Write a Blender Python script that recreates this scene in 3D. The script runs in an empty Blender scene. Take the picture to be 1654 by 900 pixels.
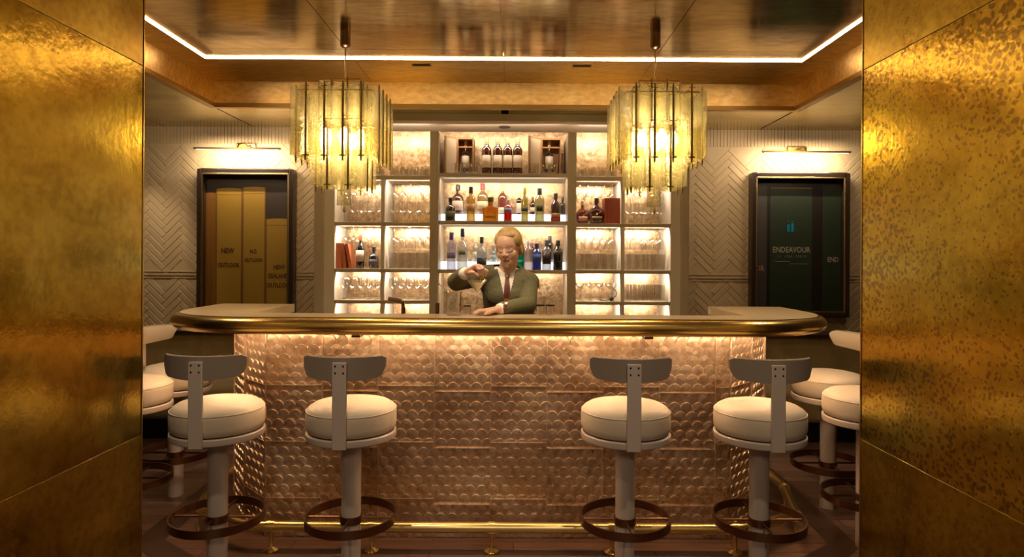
import bpy, bmesh, math, random
from mathutils import Vector, Matrix
from mathutils.bvhtree import BVHTree
random.seed(7)
PI = math.pi
S = bpy.context.scene
C = S.collection

# ------------------------------------------------------------------ camera
cd = bpy.data.cameras.new('camera'); cam = bpy.data.objects.new('camera', cd); C.objects.link(cam)
FPX, PX, PY, H = 1020.0, 832.0, 418.0, 1.435
cd.sensor_width = 36; cd.lens = 36 * FPX / 1654
cd.shift_x = (827 - PX) / 1654; cd.shift_y = -(450 - PY) / 1654
cd.clip_start = 0.05
cam.matrix_world = Matrix.Translation((0, 0, H)) @ Matrix.Rotation(PI / 2, 4, 'X') @ Matrix.Rotation(math.radians(0.35), 4, 'Z')
S.camera = cam

# ------------------------------------------------------------------ world, exposure, lights
W = bpy.data.worlds.new('world'); S.world = W; W.use_nodes = True
W.node_tree.nodes['Background'].inputs[0].default_value = (1.0, 0.76, 0.50, 1)
W.node_tree.nodes['Background'].inputs[1].default_value = 0.3
S.view_settings.view_transform = 'Standard'; S.view_settings.look = 'None'
S.view_settings.gamma = 1.0; S.view_settings.use_curve_mapping = False
S.view_settings.exposure = 0.0
S.cycles.max_bounces = 8; S.cycles.transparent_max_bounces = 32
S.cycles.glossy_bounces = 5; S.cycles.diffuse_bounces = 3
S.cycles.sample_clamp_indirect = 3.0
S.cycles.caustics_reflective = False; S.cycles.caustics_refractive = False

WARM = (1.0, 0.76, 0.50)
E_COVE = 38.0       # cove strip emission
E_BAR = 170.0       # strip under the bar top
P_CHAND = 40.0     # point lamp inside each chandelier
E_BULB = 45.0
P_SHELF = 2.8
E_RISER = 1.6
P_PIC = 7.0
P_FILL = 110.0
P_SPOT = 75.0

def area(name, loc, sx, sy, power, color=WARM, target=None, spread=None):
    l = bpy.data.lights.new(name, 'AREA'); l.shape = 'RECTANGLE'; l.size = sx; l.size_y = sy
    l.energy = power; l.color = color
    if spread: l.spread = spread
    o = bpy.data.objects.new(name, l); C.objects.link(o); o.location = loc
    if target is not None:
        o.rotation_euler = (Vector(target) - Vector(loc)).to_track_quat('-Z', 'Y').to_euler()
    return o
def point(name, loc, power, color=WARM, r=0.03):
    l = bpy.data.lights.new(name, 'POINT'); l.energy = power; l.color = color; l.shadow_soft_size = r
    o = bpy.data.objects.new(name, l); C.objects.link(o); o.location = loc; return o
def spot(name, loc, target, power, ang=70, color=WARM, r=0.04, blend=0.7):
    l = bpy.data.lights.new(name, 'SPOT'); l.energy = power; l.color = color; l.shadow_soft_size = r
    l.spot_size = math.radians(ang); l.spot_blend = blend
    o = bpy.data.objects.new(name, l); C.objects.link(o); o.location = loc
    o.rotation_euler = (Vector(target) - Vector(loc)).to_track_quat('-Z', 'Y').to_euler(); return o

# unseen spot lamps at ceiling height, mostly added to fill the room
CX = -0.085
for x in (-0.95, 0.8):
    spot('unseen_spot', (x * 0.9, 1.6, 2.55), (x, 2.9, 0.3), P_FILL * 0.35, 80)  # added fill on the stool backs
    spot('unseen_spot', (x * 0.6, -1.2, 2.55), (x * 0.5, 0.4, 0.4), P_FILL * 0.3, 100)  # added fill from behind the camera
for x in (-2.05, 1.88):
    spot('unseen_spot', (x, 3.3, 2.56), (x, 3.45, 0.4), P_SPOT * 0.7, 70)
for x in (-0.62, 0.45):
    spot('unseen_spot', (x, 3.3, 2.75), (x, 3.15, 0.4), P_SPOT * 0.5, 75)
spot('unseen_spot', (-0.35, 2.7, 2.5), (-0.05, 3.6, 1.3), P_SPOT * 0.8, 40)  # added to brighten the bartender
spot('unseen_spot', (-3.2, 4.9, 2.56), (-3.3, 5.6, 1.15), P_SPOT * 0.3, 60)
for x in (-2.7, -1.95, 1.9, 2.7):
    spot('unseen_spot', (x, 4.55 if abs(x) > 2.2 else 4.95, 2.56), (x, 5.6, 1.9), P_SPOT * 0.16, 125)  # added wash to brighten the back wall

# ------------------------------------------------------------------ materials
MATS = {}
def newmat(name):
    m = bpy.data.materials.new(name); m.use_nodes = True
    nt = m.node_tree; b = nt.nodes['Principled BSDF']; MATS[name] = m
    return m, nt, b
def mat(name, col, rough=0.5, metal=0.0, emit=None, es=0.0, spec=None, bump=None, coat=0.0, var=None, sheen=0.0):
    m, nt, b = newmat(name)
    b.inputs['Base Color'].default_value = (*col, 1); b.inputs['Roughness'].default_value = rough
    b.inputs['Metallic'].default_value = metal
    if spec is not None: b.inputs['Specular IOR Level'].default_value = spec
    if coat: b.inputs['Coat Weight'].default_value = coat
    if sheen: b.inputs['Sheen Weight'].default_value = sheen
    if emit: b.inputs['Emission Color'].default_value = (*emit, 1); b.inputs['Emission Strength'].default_value = es
    tc = nt.nodes.new('ShaderNodeTexCoord')
    if var:      # (scale, second colour, contrast lo, hi)
        n = nt.nodes.new('ShaderNodeTexNoise'); n.inputs['Scale'].default_value = var[0]; n.inputs['Detail'].default_value = 6
        r = nt.nodes.new('ShaderNodeValToRGB')
        r.color_ramp.elements[0].position = var[2]; r.color_ramp.elements[0].color = (*col, 1)
        r.color_ramp.elements[1].position = var[3]; r.color_ramp.elements[1].color = (*var[1], 1)
        nt.links.new(tc.outputs['Object'], n.inputs['Vector']); nt.links.new(n.outputs['Fac'], r.inputs['Fac'])
        nt.links.new(r.outputs['Color'], b.inputs['Base Color'])
    if bump:     # (scale, strength, distance)
        n = nt.nodes.new('ShaderNodeTexNoise'); n.inputs['Scale'].default_value = bump[0]; n.inputs['Detail'].default_value = 4
        bp = nt.nodes.new('ShaderNodeBump'); bp.inputs['Strength'].default_value = bump[1]; bp.inputs['Distance'].default_value = bump[2]
        nt.links.new(tc.outputs['Object'], n.inputs['Vector']); nt.links.new(n.outputs['Fac'], bp.inputs['Height'])
        nt.links.new(bp.outputs['Normal'], b.inputs['Normal'])
    return m

def patina(name, c1, c2, c3, rough=(0.2, 0.35), sc=2.2, streak=(1, 1, 1), bumpd=0.004, speck=0.0, speckcol=(0.12, 0.07, 0.02), speckscale=34, fine=0.0, spb=0.0):
    """aged polished sheet metal: broad stains, fine mottling, optional etched speckle, gently uneven surface"""
    m, nt, b = newmat(name); N = nt.nodes.new; L = nt.links.new
    b.inputs['Metallic'].default_value = 1.0
    tc = N('ShaderNodeTexCoord'); mp = N('ShaderNodeMapping'); mp.inputs['Scale'].default_value = streak
    L(tc.outputs['Object'], mp.inputs['Vector'])
    n1 = N('ShaderNodeTexNoise'); n1.inputs['Scale'].default_value = sc; n1.inputs['Detail'].default_value = 8; n1.inputs['Roughness'].default_value = 0.62; n1.inputs['Distortion'].default_value = 0.6
    L(mp.outputs['Vector'], n1.inputs['Vector'])
    r = N('ShaderNodeValToRGB'); e = r.color_ramp.elements
    e[0].position = 0.32; e[0].color = (*c1, 1); e[1].position = 0.68; e[1].color = (*c3, 1)
    k = e.new(0.5); k.color = (*c2, 1)
    L(n1.outputs['Fac'], r.inputs['Fac'])
    n2 = N('ShaderNodeTexNoise'); n2.inputs['Scale'].default_value = sc * 16; n2.inputs['Detail'].default_value = 5
    L(mp.outputs['Vector'], n2.inputs['Vector'])
    mx = N('ShaderNodeMix'); mx.data_type = 'RGBA'; mx.blend_type = 'MULTIPLY'; mx.inputs[0].default_value = 0.55
    r2 = N('ShaderNodeValToRGB'); r2.color_ramp.elements[0].position = 0.3; r2.color_ramp.elements[0].color = (0.55, 0.5, 0.45, 1)
    r2.color_ramp.elements[1].position = 0.6; r2.color_ramp.elements[1].color = (1, 1, 1, 1)
    L(n2.outputs['Fac'], r2.inputs['Fac']); L(r.outputs['Color'], mx.inputs[6]); L(r2.outputs['Color'], mx.inputs[7])
    out = mx.outputs[2]; rfac = n1.outputs['Fac']
    if speck:
        v = N('ShaderNodeTexVoronoi'); v.inputs['Scale'].default_value = speckscale
        nd = N('ShaderNodeTexNoise'); nd.inputs['Scale'].default_value = 26
        L(tc.outputs['Object'], nd.inputs['Vector'])
        va = N('ShaderNodeVectorMath'); va.operation = 'MULTIPLY_ADD'; va.inputs[1].default_value = (0.035, 0.035, 0.035)
        L(nd.outputs['Color'], va.inputs[0]); L(tc.outputs['Object'], va.inputs[2]); L(va.outputs[0], v.inputs['Vector'])
        n3 = N('ShaderNodeTexNoise'); n3.inputs['Scale'].default_value = 1.6; L(tc.outputs['Object'], n3.inputs['Vector'])
        sub = N('ShaderNodeMath'); sub.operation = 'SUBTRACT'; L(n3.outputs['Fac'], sub.inputs[0]); L(v.outputs['Distance'], sub.inputs[1])
        r3 = N('ShaderNodeValToRGB'); r3.color_ramp.elements[0].position = 0.16 - spb; r3.color_ramp.elements[0].color = (0, 0, 0, 1)
        r3.color_ramp.elements[1].position = 0.27 - spb; r3.color_ramp.elements[1].color = (speck, speck, speck, 1)
        L(sub.outputs[0], r3.inputs['Fac'])
        m3 = N('ShaderNodeMix'); m3.data_type = 'RGBA'; L(r3.outputs['Color'], m3.inputs[0]); L(out, m3.inputs[6]); m3.inputs[7].default_value = (*speckcol, 1)
        out = m3.outputs[2]
    L(out, b.inputs['Base Color'])
    rr = N('ShaderNodeMapRange'); rr.inputs[1].default_value = 0.3; rr.inputs[2].default_value = 0.7
    rr.inputs[3].default_value = rough[0]; rr.inputs[4].default_value = rough[1]
    L(rfac, rr.inputs[0]); L(rr.outputs[0], b.inputs['Roughness'])
    n4 = N('ShaderNodeTexNoise'); n4.inputs['Scale'].default_value = 9; n4.inputs['Detail'].default_value = 3
    L(tc.outputs['Object'], n4.inputs['Vector'])
    bp = N('ShaderNodeBump'); bp.inputs['Strength'].default_value = 0.35; bp.inputs['Distance'].default_value = bumpd
    L(n4.outputs['Fac'], bp.inputs['Height']); L(bp.outputs['Normal'], b.inputs['Normal'])
    if fine:
        n5 = N('ShaderNodeTexNoise'); n5.inputs['Scale'].default_value = 55; n5.inputs['Detail'].default_value = 2
        L(mp.outputs['Vector'], n5.inputs['Vector'])
        b5 = N('ShaderNodeBump'); b5.inputs['Strength'].default_value = fine; b5.inputs['Distance'].default_value = 0.0009
        L(n5.outputs['Fac'], b5.inputs['Height']); L(bp.outputs['Normal'], b5.inputs['Normal']); L(b5.outputs['Normal'], b.inputs['Normal'])
    return m

GOLD_L = patina('antique_brass_smooth', (0.38, 0.25, 0.03), (0.55, 0.40, 0.055), (0.72, 0.55, 0.11), (0.16, 0.26), 1.6, fine=0.6)
GOLD_L2 = patina('antique_brass_dark_course', (0.34, 0.21, 0.025), (0.48, 0.33, 0.045), (0.58, 0.43, 0.075), (0.26, 0.36), 1.9, speck=0.4, speckcol=(0.28, 0.18, 0.05), speckscale=60, fine=0.6)
GOLD_R2 = patina('speckled_brass_dark_course', (0.40, 0.27, 0.03), (0.56, 0.41, 0.05), (0.66, 0.50, 0.08), (0.24, 0.34), 1.9, speck=0.4, speckcol=(0.28, 0.19, 0.05), speckscale=50, fine=0.6)
GOLD_R = patina('antique_brass_speckled', (0.48, 0.33, 0.035), (0.68, 0.49, 0.06), (0.82, 0.62, 0.10), (0.16, 0.26), 1.6, speck=0.75, speckcol=(0.24, 0.14, 0.035), speckscale=52, fine=0.6, spb=0.10)
GOLD_C = patina('ceiling_brass', (0.58, 0.42, 0.18), (0.76, 0.58, 0.29), (0.88, 0.70, 0.40), (0.10, 0.2), 1.2, streak=(0.5, 2.2, 1), bumpd=0.002)
GOLD_O = patina('coffer_brass', (0.72, 0.50, 0.20), (0.84, 0.62, 0.28), (0.92, 0.72, 0.38), (0.34, 0.45), 2.0, streak=(0.5, 2, 1), bumpd=0.002)
GOLD_S = patina('soffit_brass', (0.50, 0.42, 0.18), (0.68, 0.58, 0.28), (0.82, 0.72, 0.42), (0.16, 0.26), 1.4, streak=(0.5, 2, 1), bumpd=0.002)
SCALE = patina('rose_copper_scales', (0.55, 0.39, 0.27), (0.76, 0.59, 0.45), (0.90, 0.76, 0.63), (0.38, 0.52), 3.0, bumpd=0.006)
BACKP = patina('crackled_rose_gold', (0.46, 0.29, 0.15), (0.68, 0.48, 0.29), (0.86, 0.68, 0.47), (0.30, 0.45), 34, bumpd=0.02)
BRASS = mat('polished_brass', (0.62, 0.43, 0.15), 0.25, 1.0)
BRASS_D = mat('aged_brass', (0.38, 0.25, 0.09), 0.32, 1.0)
RAIL = mat('satin_brass_rail', (0.86, 0.66, 0.30), 0.25, 1.0)
BRONZE = mat('dark_bronze', (0.20, 0.11, 0.07), 0.3, 1.0)
DARKM = mat('dark_metal', (0.03, 0.022, 0.018), 0.4, 0.6)
TOPM = mat('champagne_counter', (0.60, 0.44, 0.26), 0.3, 0.0, var=(3, (0.68, 0.51, 0.32), 0.3, 0.7), coat=0.3)
CREAM = mat('cream_lacquer', (0.78, 0.68, 0.56), 0.45)
TAUPE = mat('taupe_lacquer', (0.52, 0.42, 0.30), 0.4)
WALLM = mat('stucco_tile', (0.56, 0.42, 0.245), 0.6, var=(4, (0.63, 0.48, 0.29), 0.3, 0.7), bump=(60, 0.3, 0.002))
LEATH = mat('cream_leather', (0.64, 0.53, 0.40), 0.5, bump=(70, 0.2, 0.001), var=(3, (0.70, 0.58, 0.45), 0.3, 0.7))
STOOLM = mat('off_white_enamel', (0.60, 0.50, 0.44), 0.38)
BACKM = mat('taupe_leather_back', (0.30, 0.24, 0.20), 0.5)
OLIVE = mat('olive_velvet', (0.27, 0.19, 0.08), 0.8, bump=(90, 0.3, 0.002), var=(8, (0.36, 0.26, 0.12), 0.35, 0.65), sheen=0.3)
BLACK = mat('near_black', (0.012, 0.010, 0.009), 0.5)
def emis(name, col, s):
    m = bpy.data.materials.new(name); m.use_nodes = True; nt = m.node_tree; nt.nodes.clear()
    e = nt.nodes.new('ShaderNodeEmission'); e.inputs[0].default_value = (*col, 1); e.inputs[1].default_value = s
    o = nt.nodes.new('ShaderNodeOutputMaterial'); nt.links.new(e.outputs[0], o.inputs[0]); return m
LED = emis('cove_led', (1.0, 0.66, 0.36), E_COVE)
LEDBAR = emis('bar_led', (1.0, 0.62, 0.32), E_BAR)
BULB = emis('bulb_glow', (1.0, 0.78, 0.5), E_BULB)
RISER = emis('backlit_acrylic', (0.95, 0.95, 0.92), E_RISER)

def floor_mat():
    m, nt, b = newmat('plank_floor'); N = nt.nodes.new; L = nt.links.new
    tc = N('ShaderNodeTexCoord')
    br = N('ShaderNodeTexBrick'); br.inputs['Scale'].default_value = 1; br.inputs['Brick Width'].default_value = 1.1; br.inputs['Row Height'].default_value = 0.10
    br.inputs['Mortar Size'].default_value = 0.003; br.inputs['Color1'].default_value = (0.115, 0.06, 0.042, 1); br.inputs['Color2'].default_value = (0.20, 0.115, 0.08, 1)
    br.inputs['Mortar'].default_value = (0.02, 0.012, 0.01, 1); br.offset = 0.37
    L(tc.outputs['Object'], br.inputs['Vector'])
    mp = N('ShaderNodeMapping'); mp.inputs['Scale'].default_value = (1.5, 22, 1); L(tc.outputs['Object'], mp.inputs['Vector'])
    n = N('ShaderNodeTexNoise'); n.inputs['Scale'].default_value = 3; n.inputs['Detail'].default_value = 7; L(mp.outputs['Vector'], n.inputs['Vector'])
    r = N('ShaderNodeValToRGB'); r.color_ramp.elements[0].position = 0.3; r.color_ramp.elements[0].color = (0.5, 0.45, 0.42, 1)
    r.color_ramp.elements[1].position = 0.7; r.color_ramp.elements[1].color = (1.15, 1.1, 1.1, 1); L(n.outputs['Fac'], r.inputs['Fac'])
    mx = N('ShaderNodeMix'); mx.data_type = 'RGBA'; mx.blend_type = 'MULTIPLY'; mx.inputs[0].default_value = 0.8
    L(br.outputs['Color'], mx.inputs[6]); L(r.outputs['Color'], mx.inputs[7]); L(mx.outputs[2], b.inputs['Base Color'])
    b.inputs['Roughness'].default_value = 0.32
    bp = N('ShaderNodeBump'); bp.inputs['Strength'].default_value = 0.2; bp.inputs['Distance'].default_value = 0.002
    L(n.outputs['Fac'], bp.inputs['Height']); L(bp.outputs['Normal'], b.inputs['Normal']); return m
FLOORM = floor_mat()
FLOORB = mat('dark_floor_border', (0.05, 0.026, 0.018), 0.3, bump=(30, 0.2, 0.001))

def thin_glass(name, tint, body=0.0, bodycol=(1, 1, 1), gloss=0.06, rough=0.03, bump=0.0, edge=None, emax=0.75):
    """thin clear glass: mostly transparent, mirror-like towards the edges, optional milky body"""
    m = bpy.data.materials.new(name); m.use_nodes = True; nt = m.node_tree; nt.nodes.clear(); N = nt.nodes.new; L = nt.links.new
    tr = N('ShaderNodeBsdfTransparent'); tr.inputs[0].default_value = (*tint, 1)
    gl = N('ShaderNodeBsdfGlossy'); gl.inputs['Roughness'].default_value = rough; gl.inputs[0].default_value = (1, 1, 1, 1)
    lw = N('ShaderNodeLayerWeight'); lw.inputs[0].default_value = 0.35
    mr = N('ShaderNodeMapRange'); mr.inputs[3].default_value = gloss; mr.inputs[4].default_value = emax
    L(lw.outputs['Facing'], mr.inputs[0])
    if bump:
        tc = N('ShaderNodeTexCoord'); n = N('ShaderNodeTexNoise'); n.inputs['Scale'].default_value = 90; n.inputs['Detail'].default_value = 2
        bp = N('ShaderNodeBump'); bp.inputs['Strength'].default_value = bump; bp.inputs['Distance'].default_value = 0.01
        L(tc.outputs['Object'], n.inputs['Vector']); L(n.outputs['Fac'], bp.inputs['Height'])
        L(bp.outputs['Normal'], gl.inputs['Normal']); L(bp.outputs['Normal'], lw.inputs['Normal'])
    if edge:
        ec = N('ShaderNodeMix'); ec.data_type = 'RGBA'; ec.inputs[6].default_value = (*tint, 1); ec.inputs[7].default_value = (*edge, 1)
        L(lw.outputs['Facing'], ec.inputs[0]); L(ec.outputs[2], tr.inputs[0])
    base = tr.outputs[0]
    if body:
        df = N('ShaderNodeBsdfTranslucent'); df.inputs[0].default_value = (*bodycol, 1)
        d2 = N('ShaderNodeBsdfDiffuse'); d2.inputs[0].default_value = (*bodycol, 1)
        ad = N('ShaderNodeMixShader'); ad.inputs[0].default_value = 0.35
        L(df.outputs[0], ad.inputs[1]); L(d2.outputs[0], ad.inputs[2])
        mb = N('ShaderNodeMixShader'); mb.inputs[0].default_value = body
        if bump:
            mr2 = N('ShaderNodeMapRange'); mr2.inputs[1].default_value = 0.35; mr2.inputs[2].default_value = 0.65
            mr2.inputs[3].default_value = body * 0.3; mr2.inputs[4].default_value = min(1, body * 1.8)
            L(n.outputs['Fac'], mr2.inputs[0]); L(mr2.outputs[0], mb.inputs[0])
        L(tr.outputs[0], mb.inputs[1]); L(ad.outputs[0], mb.inputs[2]); base = mb.outputs[0]
    mx = N('ShaderNodeMixShader'); L(mr.outputs[0], mx.inputs[0]); L(base, mx.inputs[1]); L(gl.outputs[0], mx.inputs[2])
    o = N('ShaderNodeOutputMaterial'); L(mx.outputs[0], o.inputs[0]); return m
GLASS = thin_glass('clear_glass', (0.95, 0.94, 0.92), gloss=0.05)
TUBE = thin_glass('amber_murano_glass', (0.96, 0.92, 0.72), body=0.20, bodycol=(0.66, 0.62, 0.42), gloss=0.07, rough=0.15, bump=0.9, edge=(0.42, 0.33, 0.08), emax=0.38)
PICGLASS = thin_glass('picture_glass', (0.97, 0.97, 0.97), gloss=0.03)

# ------------------------------------------------------------------ mesh helpers
class MB:
    def __init__(s): s.v = []; s.f = []; s.m = []
    def add(s, vs, fs, mi=0, M=None):
        o = len(s.v)
        s.v += [tuple(M @ Vector(p)) if M else tuple(p) for p in vs]
        s.f += [tuple(i + o for i in f) for f in fs]; s.m += [mi] * len(fs)
    def box(s, x0, x1, y0, y1, z0, z1, mi=0, M=None):
        v = [(x0,y0,z0),(x1,y0,z0),(x1,y1,z0),(x0,y1,z0),(x0,y0,z1),(x1,y0,z1),(x1,y1,z1),(x0,y1,z1)]
        s.add(v, [(0,3,2,1),(4,5,6,7),(0,1,5,4),(1,2,6,5),(2,3,7,6),(3,0,4,7)], mi, M)
    def prism(s, pts, z0, z1, mi=0, M=None):
        n = len(pts); v = [(x, y, z0) for x, y in pts] + [(x, y, z1) for x, y in pts]
        f = [tuple(reversed(range(n))), tuple(range(n, 2 * n))] + [(i, (i + 1) % n, (i + 1) % n + n, i + n) for i in range(n)]
        s.add(v, f, mi, M)
    def lathe(s, prof, seg=24, cx=0, cy=0, mi=0, M=None, sx=1, sy=1, cap=True):
        v = []; f = []
        for r, z in prof:
            for i in range(seg):
                a = 2 * PI * i / seg; v.append((cx + r * math.cos(a) * sx, cy + r * math.sin(a) * sy, z))
        for k in range(len(prof) - 1):
            for i in range(seg):
                j = (i + 1) % seg; f.append((k*seg+i, k*seg+j, (k+1)*seg+j, (k+1)*seg+i))
        if cap:
            if prof[0][0] > 1e-5: f.append(tuple(reversed(range(seg))))
            if prof[-1][0] > 1e-5: f.append(tuple(range((len(prof)-1)*seg, len(prof)*seg)))
        s.add(v, f, mi, M)
    def tube(s, pts, r, seg=12, mi=0, closed=False):
        P = [Vector(p) for p in pts]; n = len(P); rings = []
        up = Vector((0, 0, 1))
        for i, p in enumerate(P):
            if closed: t = (P[(i+1) % n] - P[i-1]).normalized()
            else: t = (P[min(i+1, n-1)] - P[max(i-1, 0)]).normalized()
            u = up if abs(t.dot(up)) < 0.95 else Vector((0, 1, 0))
            a = t.cross(u).normalized(); b = a.cross(t).normalized()
            rr = r[i] if isinstance(r, (list, tuple)) else r
            rings.append([p + (a * math.cos(2*PI*k/seg) + b * math.sin(2*PI*k/seg)) * rr for k in range(seg)])
        v = [q for R in rings for q in R]; f = []
        for i in range(n if closed else n - 1):
            j = (i + 1) % n
            for k in range(seg):
                l = (k + 1) % seg; f.append((i*seg+k, i*seg+l, j*seg+l, j*seg+k))
        if not closed: f += [tuple(reversed(range(seg))), tuple(range((n-1)*seg, n*seg))]
        s.add(v, f, mi)
    def sphere(s, c, r, seg=16, rings=10, mi=0, sc=(1, 1, 1), M=None):
        prof = []
        v = []; f = []
        for k in range(rings + 1):
            t = PI * k / rings - PI / 2
            for i in range(seg):
                a = 2 * PI * i / seg
                v.append((c[0] + r*sc[0]*math.cos(t)*math.cos(a), c[1] + r*sc[1]*math.cos(t)*math.sin(a), c[2] + r*sc[2]*math.sin(t)))
        for k in range(rings):
            for i in range(seg):
                j = (i + 1) % seg; f.append((k*seg+i, k*seg+j, (k+1)*seg+j, (k+1)*seg+i))
        s.add(v, f, mi, M)
    def build(s, name, mats, parent=None, smooth=False, bevel=0, bseg=2, loc=None):
        me = bpy.data.meshes.new(name); me.from_pydata(s.v, [], s.f)
        if not isinstance(mats, (list, tuple)): mats = [mats]
        for m in mats: me.materials.append(m)
        if len(mats) > 1: me.polygons.foreach_set('material_index', s.m)
        bm = bmesh.new(); bm.from_mesh(me); bmesh.ops.remove_doubles(bm, verts=bm.verts, dist=1e-6)
        bmesh.ops.recalc_face_normals(bm, faces=bm.faces); bm.to_mesh(me); bm.free()
        if smooth:
            me.polygons.foreach_set('use_smooth', [True] * len(me.polygons)); me.set_sharp_from_angle(angle=math.radians(38))
        o = bpy.data.objects.new(name, me); C.objects.link(o)
        if bevel:
            b = o.modifiers.new('bevel', 'BEVEL'); b.width = bevel; b.segments = bseg; b.limit_method = 'ANGLE'
            me.polygons.foreach_set('use_smooth', [True] * len(me.polygons)); me.set_sharp_from_angle(angle=math.radians(38))
            b.harden_normals = False
        if parent: o.parent = parent
        if loc: o.location = loc
        me.update(); return o
def empty(name, loc=(0, 0, 0), rz=0):
    o = bpy.data.objects.new(name, None); C.objects.link(o); o.location = loc; o.rotation_euler = (0, 0, rz); o.empty_display_size = 0.1; return o
def tag(o, label, cat, group=None, kind=None):
    o['label'] = label; o['category'] = cat
    if group: o['group'] = group
    if kind: o['kind'] = kind
    return o
def struct(o): o['kind'] = 'structure'; return o
def lab(o, label): o['label'] = label; return o
def dup(root, loc=None, rz=None):
    r = root.copy(); C.objects.link(r)
    if loc is not None: r.location = loc
    if rz is not None: r.rotation_euler = (0, 0, rz)
    def rec(a, b):
        for ch in a.children:
            c = ch.copy(); C.objects.link(c); c.parent = b; rec(ch, c)
    rec(root, r); return r
def wx(px, D): return (px - PX) * D / FPX
def wz(py, D): return H - (py - PY) * D / FPX

# ------------------------------------------------------------------ room shell
DW = 5.6          # back wall
ZS, ZL, ZC = 2.588, 2.766, 2.772      # soffit, ledge, ceiling
XL, XR = CX - 2.2, CX + 2.2           # coffer sides
EL, ER = -1.507, 1.402                # portal edges
m = MB(); m.box(-4.3, 4.3, -3.3, 6.0, -0.1, 0.0); struct(m.build('floor', FLOORM))
# dark inlaid border around the bar
def ringpts(off, y0=2.93):
    return [(CX - 1.72 - off, 5.0), (CX - 1.72 - off, 3.95), (CX - 1.68 - off, 3.2 - off * .3), (CX - 1.32 - off * .6, y0 - off), (CX + 1.32 + off * .6, y0 - off), (CX + 1.68 + off, 3.2 - off * .3), (CX + 1.72 + off, 3.95), (CX + 1.72 + off, 5.0)]
a, b_ = ringpts(0), ringpts(0.14)
m = MB()
for i in range(len(a) - 1):
    m.prism([a[i], a[i+1], b_[i+1], b_[i]], 0.0, 0.0015)
struct(m.build('trim_1', FLOORB))

# ceiling: brass panels with seams, ledge, coffer faces, soffit
YL = 4.23; YC = 4.78
m = MB()
cols_x = [XL + 0.2, -1.09, CX, 0.92, XR - 0.2]
rows_y = [2.55, 4.05, YL]
for i in range(4):
    for j in range(2):
        g = 0.002
        m.box(cols_x[i] + g, cols_x[i+1] - g, rows_y[j] + g, rows_y[j+1] - g, ZC, ZC + 0.01)
m.box(XL - 0.3, XR + 0.3, 2.5, YC + 0.3, ZC + 0.012, ZC + 0.1)
struct(m.build('ceiling', GOLD_C))
m = MB()   # ledge (lower plane around the ceiling raft) with its seams
for x0, x1 in ((XL, -1.09), (-1.09, CX), (CX, 0.92), (0.92, XR)):
    m.box(x0 + 0.0015, x1 - 0.0015, YL, YC, ZL, ZC + 0.0095)
m.box(XL, XL + 0.2, 2.55, YL - 0.003, ZL, ZC + 0.0095); m.box(XR - 0.2, XR, 2.55, YL - 0.003, ZL, ZC + 0.0095)
struct(m.build('ceiling_ledge', GOLD_O)); 
m = MB()   # coffer drop faces
m.box(XL - 0.03, XR + 0.03, YC, YC + 0.03, ZS + 0.012, ZC)
m.box(XL - 0.03, XL, 2.55, YC, ZS + 0.012, ZC); m.box(XR, XR + 0.03, 2.55, YC, ZS + 0.012, ZC)
struct(m.build('ceiling_coffer', GOLD_O, bevel=0.002))
m = MB()   # brass lip along the coffer's lower edge
m.box(XL - 0.04, XR + 0.04, YC - 0.012, YC + 0.035, ZS - 0.022, ZS + 0.012)
m.box(XL - 0.04, XL + 0.012, 2.55, YC - 0.012, ZS - 0.022, ZS + 0.012); m.box(XR - 0.012, XR + 0.04, 2.55, YC - 0.012, ZS - 0.022, ZS + 0.012)
struct(m.build('trim_2', BRASS_D, bevel=0.003))
m = MB()   # soffit
for x0, x1 in ((-4.3, -3.1), (-3.1, XL - 0.04)): m.box(x0 + .002, x1 - .002, 2.55, 5.6, ZS, ZS + 0.05)
for x0, x1 in ((XR + 0.04, 2.95), (2.95, 4.3)): m.box(x0 + .002, x1 - .002, 2.55, 5.6, ZS, ZS + 0.05)
for x0, x1 in ((XL, -1.09), (-1.09, CX), (CX, 0.92), (0.92, XR)): m.box(x0 - 0.03, x1 + 0.026, YC + 0.035, 5.6, ZS, ZS + 0.05)
m.box(-4.3, XL - 0.03, 2.55, 5.6, ZS + 0.051, ZS + 0.3); m.box(XR + 0.03, 4.3, 2.55, 5.6, ZS + 0.051, ZS + 0.3); m.box(XL, XR, YC + 0.03, 5.6, ZS + 0.051, ZS + 0.3)
struct(m.build('ceiling_soffit', GOLD_S))
m = MB(); m.box(-1.6, 1.5, -3.3, 2.55, ZS, ZS + 0.1); struct(m.build('ceiling_front', GOLD_S))
# cove LED line
m = MB()
m.box(XL + 0.203, XR - 0.203, YL - 0.008, YL - 0.003, ZL - 0.0035, ZL + 0.005)
m.box(XL + 0.203, XL + 0.208, 2.6, YL - 0.008, ZL - 0.0035, ZL + 0.005); m.box(XR - 0.208, XR - 0.203, 2.6, YL - 0.008, ZL - 0.0035, ZL + 0.005)
tag(m.build('cove_light', LED), 'thin bright line of warm light around the brass ceiling recess', 'light strip')
for x0, x1, nm in ((-0.72, -0.585, 'left'), (0.385, 0.52, 'right')):
    t = empty('air_vent', ((x0 + x1) / 2, 4.34, ZL)); tag(t, f'narrow dark slot vent in the {nm} half of the ceiling ledge', 'vent')
    m = MB(); w = (x1 - x0) / 2
    m.box(-w, w, -0.035, -0.028, -0.003, 0); m.box(-w, w, 0.028, 0.035, -0.003, 0); m.box(-w, -w + .007, -0.028, 0.028, -0.003, 0); m.box(w - .007, w, -0.028, 0.028, -0.003, 0)
    m.build('frame', BRASS_D, t)
    m = MB(); m.box(-w + .007, w - .007, -0.028, 0.028, -0.0012, -0.0002)
    for k in range(3): m.box(-w + .01, w - .01, -0.018 + k * .018 - .002, -0.018 + k * .018 + .002, -0.0028, -0.0012)
    m.build('grille', BLACK, t)

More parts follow.
